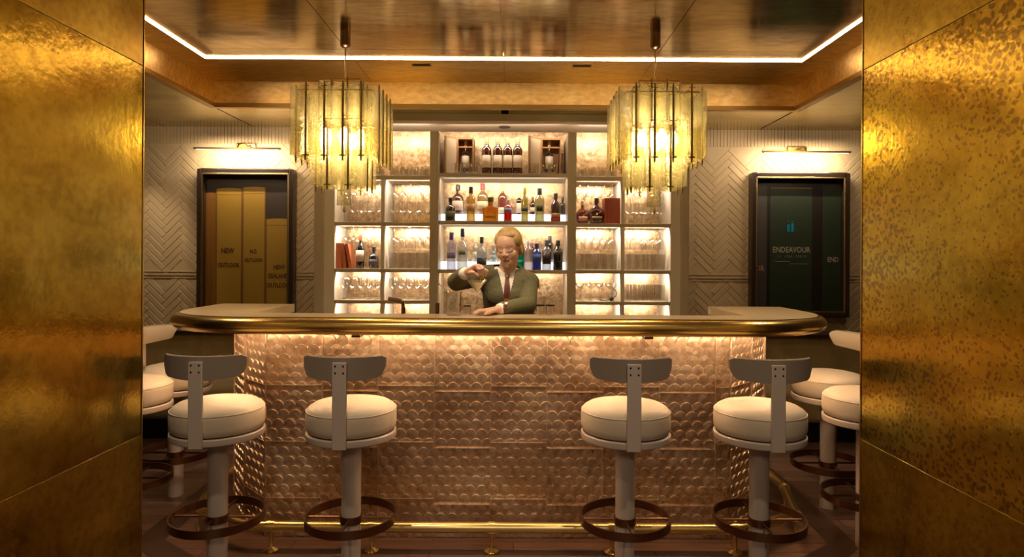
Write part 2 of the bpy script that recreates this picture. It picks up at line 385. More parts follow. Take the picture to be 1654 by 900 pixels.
# back wall with herringbone relief
m = MB()
m.box(-4.3, -1.62, DW, DW + 0.15, 0, 2.9); m.box(1.42, 4.3, DW, DW + 0.15, 0, 2.9); m.box(-1.62, 1.42, DW, DW + 0.15, 0, 2.9)
def herring(x0, x1, z0, z1, w=0.052, n=4):
    R = Matrix.Rotation(PI / 4, 2); cxx, czz = (x0 + x1) / 2, (z0 + z1) / 2
    K = int(max(x1 - x0, z1 - z0) / w) + 12
    for k in range(-K, K):
        for q in range(-K // n - 2, K // n + 2):
            for hv in (0, 1):
                if hv == 0: a, b = k + 2 * n * q, k; L_, T_ = n, 1
                else: a, b = k - 1 + 2 * n * q, k; L_, T_ = 1, n
                g = 0.05
                c = R @ Vector(((a + L_ / 2) * w, (b + T_ / 2) * w)); c = (c[0] + cxx, c[1] + czz)
                mg = 0.085
                if not (x0 + mg < c[0] < x1 - mg and z0 + mg < c[1] < z1 - mg): continue
                hw, hh = (L_ / 2 - g) * w, (T_ / 2 - g) * w; e = 0.0035
                tilt = random.uniform(-0.0015, 0.0015)
                v = []
                for (sx_, sy_, dy) in ((hw, hh, 0), (hw - e, hh - e, 1)):
                    for sgx, sgy in ((-1, -1), (1, -1), (1, 1), (-1, 1)):
                        p = R @ Vector((sgx * sx_, sgy * sy_))
                        v.append((c[0] + p[0], DW - (0.0042 + tilt * sgx if dy else 0), c[1] + p[1]))
                m.add(v, [(4,5,6,7), (0,1,5,4), (1,2,6,5), (2,3,7,6), (3,0,4,7)])
herring(-4.0, -1.60, 1.25, 2.46); herring(-4.0, -1.60, 0.62, 1.32)
herring(1.40, 3.9, 1.25, 2.46); herring(1.40, 3.9, 0.62, 1.32)
for x0, x1 in ((-4.2, -1.62), (1.42, 4.2)):
    m.box(x0, x1, DW - 0.012, DW, 1.27, 1.283); m.box(x0, x1, DW - 0.009, DW, 1.30, 1.308); m.box(x0, x1, DW - 0.009, DW, 1.245, 1.253)
    nfl = int((x1 - x0) / 0.03)
    for i in range(nfl):       # fluted band under the soffit
        xa = x0 + i * 0.03; m.box(xa + 0.004, xa + 0.026, DW - 0.007, DW, 2.44, ZS)
struct(m.build('wall_back', WALLM))
m = MB(); m.box(-4.3, -4.2, 2.55, 5.6, 0, 2.9); struct(m.build('wall_far_left', WALLM))
m = MB(); m.box(4.2, 4.3, 2.55, 5.6, 0, 2.9); struct(m.build('wall_far_right', WALLM))
# portal panels, sheet brass in three courses with fine seams
for nm, x0, s, mt, yaw in (('wall_left', EL, -1, GOLD_L, 0.012), ('wall_right', ER, 1, GOLD_R, 0.0)):
    m = MB()
    for z0, z1 in ((0, 0.715), (0.715, 2.205), (2.205, 2.9)):
        g = 0.001
        m = MB()
        for ya, yb in ((-3.2, 2.55),):
            xs = (x0, x0 + s * 0.03); xa = x0 + (-s) * 0 
            pts = [(x0 - s * 0, yb), (x0 - s * yaw * (yb - ya) * 0.6, ya), (x0 + s * 0.2, ya), (x0 + s * 0.2, yb)]
            m.prism(pts, z0 + g, z1 - g)
        struct(m.build(nm, mt if z0 == 0.715 else (GOLD_L2 if s < 0 else GOLD_R2), bevel=0.0015))
    m = MB()
    m.prism([(x0 + s * 0.006, 2.546), (x0 + s * 0.006 - s * yaw * 5.7 * 0.6, -3.2), (x0 + s * 0.19, -3.2), (x0 + s * 0.19, 2.546)], 0, 2.9)
    xo = (x0 + s * 0.2, s * 4.3)
    m.box(min(xo), max(xo), 2.45, 2.55, 0, 2.9)
    struct(m.build(nm, DARKM))
    m = MB(); m.box(min(x0 - s * 0.003, x0 + s * 0.012), max(x0 - s * 0.003, x0 + s * 0.012), 2.551, 2.558, 0, 2.6)
    struct(m.build('trim_3' if s < 0 else 'trim_4', BRASS, bevel=0.001))

# ------------------------------------------------------------------ bar counter
def rounded_outline(hw, yf, yb, r, inset=0.0, seg=14):
    """half outline of the U-shaped top, right side, from back outer corner round to front middle"""
    pts = []
    R = r
    pts.append((CX + hw - inset, yb))
    cxr, cyr = CX + hw - R, yf + R * 0.95
    for i in range(seg + 1):
        t = PI / 2 * i / seg
        ct, st = math.cos(t) ** 0.9, math.sin(t) ** 0.9
        pts.append((cxr + (R - inset) * ct, cyr - (R * 0.95 - inset) * st))
    return pts
HW, YF, YB = 1.80, 3.05, 4.0
ZT = 1.14
right = rounded_outline(HW, YF, YB, 0.6, 0.045)
left = [(2 * CX - x, y) for x, y in reversed(right)]
INN = 1.31; YI = 3.345
inner = [(CX - INN, YB), (CX - INN, YI), (CX + INN, YI), (CX + INN, YB)]
bar = empty('bar_counter', (CX, 3.6, 0)); tag(bar, 'U-shaped bar with brass-edged pale top and hammered rose-gold scale front', 'bar counter')
def tobar(o):
    o.parent = bar; o.matrix_parent_inverse = Matrix.Translation((-CX, -3.6, 0)); return o
m = MB()
# top as quads strip: outer list vs inner list
def ustrip(mb, outer, inn, z0, z1):
    """U-shaped slab as triangulated prism"""
    poly = outer + inn
    bm = bmesh.new(); vs = [bm.verts.new((x, y, z0)) for x, y in poly]; f = bm.faces.new(vs)
    res = bmesh.ops.extrude_face_region(bm, geom=[f]); bmesh.ops.translate(bm, verts=[e for e in res['geom'] if isinstance(e, bmesh.types.BMVert)], vec=(0, 0, z1 - z0))
    bmesh.ops.triangulate(bm, faces=[f for f in bm.faces if len(f.verts) > 4])
    bm.verts.index_update(); mb.add([v.co[:] for v in bm.verts], [[v.index for v in f.verts] for f in bm.faces]); bm.free()
outer = right + left      # back right -> front -> back left
ustrip(m, outer, inner, ZT - 0.05, ZT)
tobar(m.build('countertop', TOPM))
# bullnose brass edge swept along the outer outline
o2 = rounded_outline(HW, YF, YB, 0.6, 0.045); path = o2 + [(2 * CX - x, y) for x, y in reversed(o2)]
# resample straight front so it stays simple
prof = []
for i in range(11):
    t = -PI / 2 + PI * i / 10
    prof.append((0.045 * math.cos(t), ZT - 0.041 + 0.040 * math.sin(t)))
prof = [(0.0, ZT - 0.083)] + prof[0:] + [(0.0, ZT + 0.002)]
m = MB(); v = []; f = []
n = len(path)
for i, (x, y) in enumerate(path):
    a = Vector(path[max(i - 1, 0)]); b = Vector(path[min(i + 1, n - 1)]); t = (b - a).normalized()
    nrm = Vector((-t.y, t.x)) * (1)
    # outward = away from centre of bar
    if (Vector((x, y)) - Vector((CX, 4.2))).dot(nrm) < 0: nrm = -nrm
    for d, z in prof: v.append((x + nrm.x * d, y + nrm.y * d, z))
k = len(prof)
for i in range(n - 1):
    for j in range(k - 1): f.append((i*k+j, (i+1)*k+j, (i+1)*k+j+1, i*k+j+1))
f.append(tuple(range(k))); f.append(tuple((n-1)*k + j for j in range(k)))
m.add(v, f); lab(tobar(m.build('edge_rail', BRASS, smooth=True)), 'polished brass bullnose edge')
# carcass: body walls following the facets
body = [(CX - 1.54, 4.0), (CX - 1.535, 3.68), (CX - 1.36, 3.42), (CX - 1.19, 3.25), (CX + 1.19, 3.25), (CX + 1.36, 3.42), (CX + 1.535, 3.68), (CX + 1.54, 4.0)]
m = MB(); inn2 = [(CX + INN + .02, 4.0), (CX + INN + .02, 3.74), (CX + 1.1, 3.35), (CX - 1.1, 3.35), (CX - INN - .02, 3.74), (CX - INN - .02, 4.0)]
ustrip(m, body, inn2, 0.0, ZT - 0.05)
tobar(m.build('carcass', mat('bar_carcass', (0.55, 0.42, 0.28), 0.5)))
# scales
def scale_panel(mb, p0, p1, z0, z1, w=0.060, h=0.048):
    p0 = Vector((*p0, 0)); p1 = Vector((*p1, 0)); t = (p1 - p0); L_ = t.length; t.normalize(); nrm = Vector((t.y, -t.x, 0))
    rows = int((z1 - z0) / h) + 1
    PW = 0.2885
    for r in range(rows):
        zb = z0 + r * h
        ncol = int(L_ / w) + 2
        for c in range(-1, ncol):
            uc = c * w + (w / 2 if r % 2 else 0)
            rad = w * 0.5; seg = 8
            tx, tz = random.uniform(-0.09, 0.09), random.uniform(-0.09, 0.09)
            base = 0.004; pr = []
            def P(u, zz, out):
                u = min(max(u, 0), L_); zz = min(max(zz, z0), z1)
                q = p0 + t * u + nrm * out; return (q.x, q.y, zz)
            ring = []; ring2 = []
            for i in range(seg + 1):
                an = PI * i / seg; du = math.cos(an) * rad; dz = math.sin(an) * h * 0.62
                thick = 0.0015 + 0.0048 * math.sin(an)
                ring.append(P(uc + du * 0.97, zb + dz * 0.97, base + thick + tx * du + tz * dz * 0.5)); ring2.append(P(uc + du, zb + dz + 0.001, 0.0))
            low = [P(uc - rad * 0.97, zb - h * 0.62, base * 0.2), P(uc + rad * 0.97, zb - h * 0.62, base * 0.2)]
            dome = P(uc, zb + h * 0.12, base + 0.0048 + random.uniform(-.0016, .0016))
            vs = ring + ring2 + low + [dome]; nR = seg + 1; dI = 2 * nR + 2
            fs = [(i, i + 1, nR + i + 1, nR + i) for i in range(seg)]
            fs += [(i, dI, i + 1) for i in range(seg)]
            fs += [(0, 2 * nR + 1, dI), (2 * nR + 1, 2 * nR, dI), (2 * nR, seg, dI)]
            mb.add(vs, fs)
    # raised seams between cast tiles
    u = 0; k = 0
    while u < L_ + 0.01:
        uu = min(u, L_)
        a_ = p0 + t * (uu - 0.0018) + nrm * 0.0; b_ = p0 + t * (uu + 0.0018) + nrm * 0.0155
        q = [p0 + t * (uu - 0.0018), p0 + t * (uu + 0.0018), p0 + t * (uu + 0.0018) + nrm * 0.0135, p0 + t * (uu - 0.0018) + nrm * 0.0135]
        mb.prism([(p.x, p.y) for p in q], z0, z1)
        for zz in [0.17 + 0.29 * i + (0.0 if k % 2 else 0.03) for i in range(4)]:
            if z0 < zz < z1 and uu < L_:
                ue = min(uu + PW, L_)
                q = [p0 + t * uu, p0 + t * ue, p0 + t * ue + nrm * 0.0125, p0 + t * uu + nrm * 0.0125]
                mb.prism([(p.x, p.y) for p in q], zz - 0.0012, zz + 0.0012)
        u += PW; k += 1
m = MB()
for i in range(1, len(body) - 2):
    scale_panel(m, body[i], body[i + 1], 0.0, ZT - 0.085)
scale_panel(m, body[0], body[1], 0, ZT - 0.085); scale_panel(m, body[-2], body[-1], 0, ZT - 0.085)
lab(tobar(m.build('scale_front', SCALE)), 'hammered rose-gold fish-scale cladding')
for (p0, p1) in zip(body[:-1], body[1:]):
    pass
# LED channel under the top
m = MB()
lp = [(CX - 1.64, 3.62), (CX - 1.44, 3.32), (CX - 1.23, 3.125), (CX + 1.23, 3.125), (CX + 1.44, 3.32), (CX + 1.64, 3.62)]
for i in range(len(lp) - 1):
    a = Vector(lp[i]); b = Vector(lp[i+1]); t = (b - a).normalized(); nn = Vector((t.y, -t.x)) * 0.006
    m.prism([tuple(a), tuple(b), tuple(b + nn), tuple(a + nn)], ZT - 0.066, ZT - 0.058)
tobar(m.build('led_strip', LEDBAR))
m = MB()
for x in (-0.78, 0.66): m.box(x - 0.022, x + 0.022, 3.10, 3.16, ZT - 0.097, ZT - 0.083)
tobar(m.build('bag_hook_plate', DARKM, bevel=0.003))

# ------------------------------------------------------------------ foot rail
rail = empty('foot_rail', (CX, 3.09, 0)); tag(rail, 'round brass foot rail running around the foot of the bar', 'foot rail')
def torail(o): o.parent = rail; o.matrix_parent_inverse = Matrix.Translation((-CX, -3.09, 0)); return o
ZR = 0.118
rp = [(CX - 1.58, 4.2), (CX - 1.56, 3.66), (CX - 1.46, 3.27), (CX - 1.22, 3.09), (CX + 1.22, 3.09), (CX + 1.46, 3.27), (CX + 1.56, 3.66), (CX + 1.58, 4.2)]
rp = [(CX + (x - CX) * (1.06 if abs(x - CX) > 1.3 else 1), y) for x, y in rp]
def smoothpath(pts, z, rad=0.06):
    out = [(*pts[0], z)]
    for i in range(1, len(pts) - 1):
        a, b, c = Vector(pts[i-1]), Vector(pts[i]), Vector(pts[i+1]); d1 = (a - b).normalized() * rad; d2 = (c - b).normalized() * rad
        for k in range(5):
            t = k / 4; p = (b + d1) * (1 - t) ** 2 + b * 2 * t * (1 - t) + (b + d2) * t ** 2; out.append((p.x, p.y, z))
    out.append((*pts[-1], z)); return out
m = MB(); m.tube(smoothpath(rp, ZR), 0.026, 16); torail(m.build('rail_tube', RAIL, smooth=True))
posts = [(CX - 1.1, 3.09), (wx(603, 3.09), 3.09), (wx(797, 3.09), 3.09), (wx(990, 3.09), 3.09), (wx(1190, 3.09), 3.09), rp[2], rp[5], rp[1], rp[6]]
for (x, y) in posts:
    m = MB(); m.lathe([(0.036, 0.002), (0.036, 0.006), (0.026, 0.012), (0.012, 0.02), (0.009, 0.03), (0.009, ZR - 0.035), (0.014, ZR - 0.028), (0.014, ZR - 0.02)], 18, x, y)
    sd = Vector((1, 0, 0))
    i = posts.index((x, y))
    d = Vector((1, 0, 0)) if i < 5 else Vector((0.3, 1, 0)).normalized()
    m.tube([Vector((x, y, ZR)) - d * 0.018, Vector((x, y, ZR)) + d * 0.018], 0.031, 16)
    torail(m.build('bracket', RAIL if i else RAIL, smooth=True))

# ------------------------------------------------------------------ bar stools
def make_stool():
    t = empty('bar_stool')
    m = MB(); m.lathe([(0.0, 0), (0.043, 0.0), (0.0435, 0.004), (0.0435, 0.612), (0.07, 0.618), (0.07, 0.624)], 32); m.build('post', STOOLM, t, smooth=True)
    m = MB(); m.lathe([(0.05, 0.622), (0.190, 0.622), (0.199, 0.627), (0.201, 0.634), (0.201, 0.652), (0.197, 0.656), (0.05, 0.656)], 48); m.build('seat_tray', STOOLM, t, smooth=True)
    m = MB(); m.lathe([(0.17, 0.655), (0.190, 0.656), (0.190, 0.662), (0.17, 0.663)], 48); lab(m.build('piping', mat('dark_piping', (0.05, 0.025, 0.018), 0.5) if 'dark_piping' not in MATS else MATS['dark_piping'], t, smooth=True), 'dark brown piping under the cushion')
    m = MB(); m.lathe([(0.17, 0.661), (0.190, 0.662), (0.197, 0.670), (0.201, 0.69), (0.201, 0.735), (0.197, 0.753), (0.188, 0.766), (0.168, 0.778), (0.12, 0.789), (0.06, 0.794), (0.0, 0.795)], 48, cap=False)
    cu = m.build('seat_cushion', LEATH, t, smooth=True)
    m = MB(); m.tube([(0.1985 * math.cos(a), 0.1985 * math.sin(a), 0.752) for a in [2 * PI * i / 48 for i in range(48)]], 0.0022, 6, closed=True); m.build('seam', LEATH, cu, smooth=True)
    # foot ring: flat band, collar, cross bars
    m = MB(); m.lathe([(0.196, 0.238), (0.204, 0.238), (0.204, 0.275), (0.196, 0.275), (0.196, 0.238)], 56, cap=False); fr = m.build('foot_ring', BRONZE, t, smooth=True)
    m = MB(); m.lathe([(0.046, 0.235), (0.050, 0.235), (0.050, 0.268), (0.046, 0.268)], 32, cap=True); m.build('collar', BRONZE, fr, smooth=True)
    for an in (0.0, PI / 2):
        for sg in (1, -1):
            d = Vector((math.cos(an), math.sin(an), 0)) * sg
            m = MB(); m.tube([d * 0.046 + Vector((0, 0, 0.256)), d * 0.199 + Vector((0, 0, 0.256))], 0.0055, 8); m.build('spoke', BRONZE, fr, smooth=True)
    # upright (towards -y), with bolts
    up = MB(); n = 8
    for (za, zb) in ((0.622, 0.992),):
        up.box(-0.030, 0.030, -0.212, -0.198, za, zb)
    u = up.build('upright', STOOLM, t, bevel=0.003)
    for bx in (-0.017, 0.017):
        for bz in (0.948, 0.977):
            m = MB(); m.lathe([(0.0, -0.002), (0.0042, -0.002), (0.0042, 0.001), (0.003, 0.002), (0.0, 0.002)], 12, M=Matrix.Translation((bx, -0.2125, bz)) @ Matrix.Rotation(PI / 2, 4, 'X')); m.build('bolt', DARKM, u, smooth=True)
    # curved backrest
    def backshape(y_off, thick, grow, zt):
        v = []; f = []; nx, nz = 26, 9; R = 0.27
        for side in (0, 1):
            for i in range(nx):
                s = -1 + 2 * i / (nx - 1)
                for j in range(nz):
                    tt = j / (nz - 1)
                    half = 0.178 + grow
                    x = s * half
                    # outline: straight top, corners rounded, bowed bottom
                    e = abs(s)
                    ztop = zt - (0 if e < 0.95 else ((e - 0.95) / 0.05) ** 2 * 0.008)
                    zbot = 0.910 + 0.014 * e * e + (0 if e < 0.86 else ((e - 0.86) / 0.14) ** 2 * 0.040) - grow
                    z = zbot + (ztop - zbot) * tt
                    y = -0.196 + y_off + R - math.sqrt(max(R * R - x * x * 1.1, 0)) 
                    bul = thick * (1 - 0.35 * (2 * tt - 1) ** 2) * (1 - 0.25 * e ** 6)
                    v.append((x, y + (bul if side else 0), z))
        N = nx * nz
        for i in range(nx - 1):
            for j in range(nz - 1):
                a = i * nz + j; f.append((a, a + nz, a + nz + 1, a + 1)); f.append((N + a, N + a + 1, N + a + nz + 1, N + a + nz))
        for i in range(nx - 1):
            a = i * nz; f.append((a, N + a, N + a + nz, a + nz)); a += nz - 1; f.append((a, a + nz, N + a + nz, N + a))
        for j in range(nz - 1):
            a = j; f.append((a, a + 1, N + a + 1, N + a)); a = (nx - 1) * nz + j; f.append((a, N + a, N + a + 1, a + 1))
        return v, f
    m = MB(); v, f = backshape(-0.004, 0.014, 0.0, 1.010); m.add(v, f); bk = lab(m.build('back_shell', BACKM, t, smooth=True), 'taupe back of the backrest')
    m = MB(); v, f = backshape(0.010, 0.030, -0.002, 1.008); m.add(v, f); m.build('back_cushion', LEATH, t, smooth=True)
    m = MB()
    for i in range(44):      # fine stitched welt along the top
        x = -0.166 + 0.332 * i / 43; y = -0.196 + 0.008 + 0.27 - math.sqrt(0.27 ** 2 - x * x * 1.1)
        m.sphere((x, y, 1.011), 0.0034, 6, 4)
    m.build('welt', LEATH, bk, smooth=True)
    return t
st = make_stool()
lefts = [(-1.345, 2.87), (-0.738, 2.87), (0.506, 2.87), (1.115, 2.87)]
labs = ['leftmost of the four cream stools seen from behind at the bar front', 'cream bar stool seen from behind, second from left at the bar front',
        'cream bar stool seen from behind, third from left at the bar front', 'rightmost of the four cream stools seen from behind at the bar front']
stools = []
for i, (x, y) in enumerate(lefts):
    o = st if i == 0 else dup(st); o.location = (x, y, 0); o.rotation_euler = (0, 0, 0); tag(o, labs[i], 'bar stool', 'bar stools around the counter'); stools.append(o)
for x, y, rz, lb in ((-2.035, 3.80, -PI / 2, 'cream bar stool at the left side of the bar, the farther, its backrest in sight'), (-2.04, 3.36, -PI / 2, 'cream bar stool at the left side of the bar, nearer, cut by the brass panel'),
                     (1.83, 3.68, PI / 2, 'cream bar stool at the right side of the bar, the farther, its backrest in sight'), (1.765, 3.17, PI / 2, 'cream bar stool at the right side of the bar, nearer, cut by the speckled panel')):
    o = dup(st); o.location = (x, y, 0); o.rotation_euler = (0, 0, rz); tag(o, lb, 'bar stool', 'bar stools around the counter')

# ------------------------------------------------------------------ banquettes
for sg, x0, x1, nm in ((-1, -4.15, CX - 1.78, 'left'), (1, CX + 1.78, 4.15, 'right')):
    t = empty('banquette', ((x0 + x1) / 2, 5.2, 0)); tag(t, f'long olive upholstered banquette with dark cap along the wall {nm} of the bar', 'banquette')
    w = (x1 - x0) / 2
    m = MB(); m.box(-w, w, -0.20, 0.38, 0.0, 0.18); lab(m.build('plinth', BLACK, t), 'black recessed plinth')
    m = MB(); m.box(-w, w, -0.36, 0.2, 0.18, 0.44); m.build('seat', OLIVE, t, bevel=0.05, bseg=4)
    m = MB(); m.box(-w, w, 0.12, 0.36, 0.40, 0.79); m.build('backrest', OLIVE, t, bevel=0.02, bseg=3)
    m = MB(); m.box(-w, w, 0.09, 0.38, 0.79, 0.815); lab(m.build('cap', mat('dark_walnut', (0.03, 0.018, 0.012), 0.35) if sg < 0 else MATS['dark_walnut'], t, bevel=0.004), 'dark wooden ledge on top')

# ------------------------------------------------------------------ chandeliers
def tri_tube(mb, x, y, z0, z1, r=0.047):
    """lobed blown-glass tube"""
    seg = 12; v = []; f = []; nz = 4
    for k in range(nz + 1):
        z = z0 + (z1 - z0) * k / nz
        for i in range(seg):
            a = 2 * PI * i / seg; rr = r * (0.86 + 0.14 * math.cos(3 * a + PI)); v.append((x + rr * math.cos(a), y + rr * math.sin(a), z))
    for k in range(nz):
        for i in range(seg):
            j = (i + 1) % seg; f.append((k*seg+i, k*seg+j, (k+1)*seg+j, (k+1)*seg+i))
    mb.add(v, f)
FINM = mat('olive_bronze_rod', (0.34, 0.25, 0.07), 0.45, 0.6)
def make_chandelier():
    t = empty('chandelier')
    zc = ZC
    m = MB(); m.lathe([(0.0, zc), (0.03, zc), (0.03, zc - 0.085), (0.022, zc - 0.095), (0.008, zc - 0.10), (0.0, zc - 0.10)], 24); lab(m.build('canopy', BRONZE, t, smooth=True), 'dark bronze ceiling canopy')
    m = MB(); m.tube([(0, 0, zc - 0.1), (0, 0, 2.36)], 0.0045, 8); m.build('stem', BRASS_D, t, smooth=True)
    fr = MB()
    def sq(h, z, r=0.005):
        p = [(-h, -h, z), (h, -h, z), (h, h, z), (-h, h, z)]
        for i in range(4): fr.tube([p[i], p[(i+1) % 4]], r, 6)
    ho, hi = 0.205, 0.118
    sq(ho, 2.372); sq(hi, 2.455)
    for sx_, sy_ in ((1, 1), (1, -1), (-1, 1), (-1, -1)):
        fr.tube([(0, 0, 2.40), (sx_ * ho, sy_ * ho, 2.372)], 0.004, 6); fr.tube([(0, 0, 2.47), (sx_ * hi, sy_ * hi, 2.455)], 0.004, 6)
        fr.tube([(sx_ * hi, sy_ * hi, 2.455), (sx_ * hi, sy_ * hi, 2.20)], 0.004, 6)
    sq(hi, 2.23); fr.tube([(0, 0, 2.48), (0, 0, 2.10)], 0.006, 8)
    fr.build('frame', BRASS_D, t, smooth=True)
    def rowpts(h, n):
        P = []
        for k in range(n):
            s = -h + 2 * h * k / (n - 1)
            P += [(s, -h), (s, h)]
            if 0 < k < n - 1: P += [(-h, s), (h, s)]
        return P
    def tier(pts, z0, z1, r):
        for (x, y) in pts:
            m = MB(); tri_tube(m, x, y, z0, z1, r); g = m.build('glass_tube', TUBE, t, smooth=True)
    def finials(h, n, z0, z1):
        hh_ = {4: h / 0.75, 2: h / 0.5}[n]
        for k in range(n):
            s = -h + 2 * h * k / (n - 1)
            P = [(s, -hh_ - 0.030), (s, hh_ + 0.030), (-hh_ - 0.030, s), (hh_ + 0.030, s)]
            for (x, y) in P:
                fb = MB(); fb.lathe([(0.0, z0 - 0.034), (0.005, z0 - 0.03), (0.006, z0 - 0.012), (0.0065, z0 - 0.006), (0.0065, z1 + 0.004), (0.006, z1 + 0.008), (0.005, z1 + 0.028), (0, z1 + 0.032)], 8, x, y)
                d = (1, 0) if abs(y) > abs(x) or (abs(abs(y) - hh_ - .030) < 1e-6) else (0, 1)
                fb.tube([(x - d[0]*0.018, y - d[1]*0.018, z0 - 0.002), (x + d[0]*0.018, y + d[1]*0.018, z0 - 0.002)], 0.0045, 6)
                fb.tube([(x - d[0]*0.018, y - d[1]*0.018, z1 + 0.002), (x + d[0]*0.018, y + d[1]*0.018, z1 + 0.002)], 0.0035, 6)
                fb.build('finial_rod', FINM, t, smooth=True)
    tier(rowpts(ho, 5), 2.005, 2.385, 0.047); finials(ho * 0.75, 4, 2.005, 2.385)
    tier(rowpts(hi, 3), 1.852, 2.17, 0.050); finials(hi * 0.5, 2, 1.852, 2.17)
    tier(rowpts(0.09, 3), 2.25, 2.44, 0.040); finials(0.045, 2, 2.25, 2.44)
    tier([(0, 0)], 1.745, 2.05, 0.045); 
    fb = MB(); fb.lathe([(0.0, 1.70), (0.007, 1.705), (0.008, 1.73), (0.004, 1.74), (0.004, 2.1)], 10, 0, 0); fb.build('finial_rod', FINM, t, smooth=True)
    for bx, by in ((-0.09, -0.06), (0.02, -0.09), (0.10, -0.03), (0.03, 0.09)):
        m = MB(); m.lathe([(0.0, 2.085), (0.022, 2.095), (0.032, 2.12), (0.032, 2.15), (0.016, 2.178), (0.009, 2.19)], 14, bx, by); bb = m.build('bulb', BULB, t, smooth=True)
        m = MB(); m.lathe([(0.011, 2.185), (0.012, 2.19), (0.012, 2.23), (0.0, 2.232)], 12, bx, by); m.build('socket', BRASS_D, bb, smooth=True)
    return t
ch = make_chandelier(); ch.location = (-1.01, 3.73, 0); tag(ch, 'tiered square amber glass tube chandelier over the left half of the bar', 'chandelier', 'glass tube chandeliers')
c2 = dup(ch); c2.location = (0.82, 3.73, 0); c2.rotation_euler = (0, 0, 0); tag(c2, 'tiered square amber glass tube chandelier over the right half of the bar', 'chandelier', 'glass tube chandeliers')
for x in (-1.01, 0.82):
    point('chandelier_lamp', (x, 3.73, 2.13), P_CHAND, (1, 0.74, 0.42), 0.05)

# ------------------------------------------------------------------ back bar unit
UF, UB = 5.05, 5.46
UX0, UX1 = -1.604, 1.386
unit = empty('back_bar_cabinet', (CX, 5.3, 0)); tag(unit, 'tall cream back bar cabinet with glowing shelves of bottles and glasses', 'shelving')
def tou(o): o.parent = unit; o.matrix_parent_inverse = Matrix.Translation((-CX, -5.3, 0)); return o
m = MB()
m.box(UX0, UX0 + 0.075, UF - 0.02, 5.58, 0, ZS - 0.002); m.box(UX1 - 0.065, UX1, UF - 0.02, 5.58, 0, ZS - 0.002); m.box(UX0 + 0.075, UX1 - 0.065, UF - 0.02, UF + 0.05, 2.53, ZS - 0.002)
lab(tou(m.build('surround', TAUPE, bevel=0.003)), 'taupe outer frame')
SX0, SX1 = -1.446, 1.243
m = MB(); m.box(UX0 + 0.075, SX0, UF, UB, 0.9, 2.53); m.box(SX1, UX1 - 0.065, UF, UB, 0.9, 2.53); m.box(SX0, SX1, UF + 0.05, UB, 2.53, 2.56)
tou(m.build('side_panel', CREAM))
m = MB(); m.box(UX0 + 0.07, UX1 - 0.06, UF, 5.58, 0.0, 0.93); tou(m.build('base_cabinet', CREAM, bevel=0.004))
m = MB(); m.box(UX0 + 0.07, UX1 - 0.06, UB, UB + 0.03, 0.93, 2.56); lab(tou(m.build('back_panel', BACKP)), 'crackled rose-gold back panel')
P1, P2 = (-0.683, -0.614), (0.416, 0.485)
for a, b in (P1, P2):
    m = MB(); m.box(a, b, UF - 0.02, UB, 0.93, 2.445); lab(tou(m.build('post', TAUPE, bevel=0.003)), 'thick taupe upright')
D1, D2 = (-1.076, -1.046), (0.845, 0.875)
for a, b in (D1, D2):
    m = MB(); m.box(a, b, UF, UB, 0.93, 2.08 if a < 0 else 2.08); tou(m.build('divider', CREAM, bevel=0.002))
SH = 0.028
side_z = [2.08, 1.707, 1.334, 1.083]; mid_z = [2.103, 1.722, 1.331]
for x0, x1 in ((SX0, P1[0]), (P2[1], SX1)):
    for z in side_z:
        m = MB(); m.box(x0, x1, UF - 0.003, UB, z - SH / 2, z + SH / 2); tou(m.build('shelf', TAUPE, bevel=0.002))
for z in mid_z:
    m = MB(); m.box(P1[1], P2[0], UF - 0.003, UB, z - SH / 2, z + SH / 2); tou(m.build('shelf', TAUPE, bevel=0.002))
m = MB(); m.lathe([(0.0, 2.528), (0.05, 2.526), (0.05, 2.53), (0, 2.53)], 24, CX - 0.01, UF + 0.2); tou(m.build('downlight_ring', DARKM))
for z, top in ((1.736, 1.80), (1.345, 1.408)):
    m = MB(); m.box(P1[1] + 0.003, P2[0] - 0.003, UF + 0.15, UB - 0.005, z, top); lab(tou(m.build('backlit_riser', RISER)), 'glowing white bottle step')
# lamps in every bay
bx_l = [(SX0, D1[0]), (D1[1], P1[0]), (P2[1], D2[0]), (D2[1], SX1)]
LC = (1.0, 0.82, 0.62)
for x0, x1 in bx_l:
    zt = [2.52, 2.08, 1.707, 1.334, 1.083]
    for k, z in enumerate(zt):
        pw = P_SHELF * (0.5, 0.85, 1.25, 1.0, 0.9)[k]
        area('shelf_lamp', ((x0 + x1) / 2, UF + 0.06, z - SH / 2 - 0.004), (x1 - x0) * 0.9, 0.012, pw, LC, ((x0 + x1) / 2, UB, z - 0.35))
for z in (2.52, 2.103, 1.722, 1.331):
    area('shelf_lamp', ((P1[1] + P2[0]) / 2, UF + 0.06, z - SH / 2 - 0.004), 0.98, 0.012, P_SHELF * (0.9 if z > 2.4 else 1.25), LC, (CX, UB, z - 0.35))

# drinking glasses
def g_obj(name, prof, seg=14):
    m = MB(); m.lathe(prof, seg, cap=False); return m.build(name, GLASS, smooth=True)
WINE = [(0.0, 0.0), (0.030, 0.001), (0.030, 0.003), (0.005, 0.008), (0.0035, 0.02), (0.0035, 0.075), (0.010, 0.083), (0.027, 0.10), (0.033, 0.125), (0.031, 0.15), (0.026, 0.175)]
WINE_H = [(r, -z) for r, z in WINE]
HIGH = [(0.0, 0.0), (0.027, 0.0), (0.028, 0.005), (0.031, 0.13), (0.0295, 0.13), (0.0265, 0.01), (0.0, 0.01)]
TUMB = [(0.0, 0.0), (0.030, 0.0), (0.033, 0.006), (0.036, 0.085), (0.0345, 0.085), (0.031, 0.014), (0.0, 0.014)]
COUPE = [(0.0, 0.0), (0.030, 0.001), (0.030, 0.003), (0.004, 0.008), (0.0035, 0.09), (0.012, 0.097), (0.036, 0.115), (0.042, 0.14)]
protos = {}
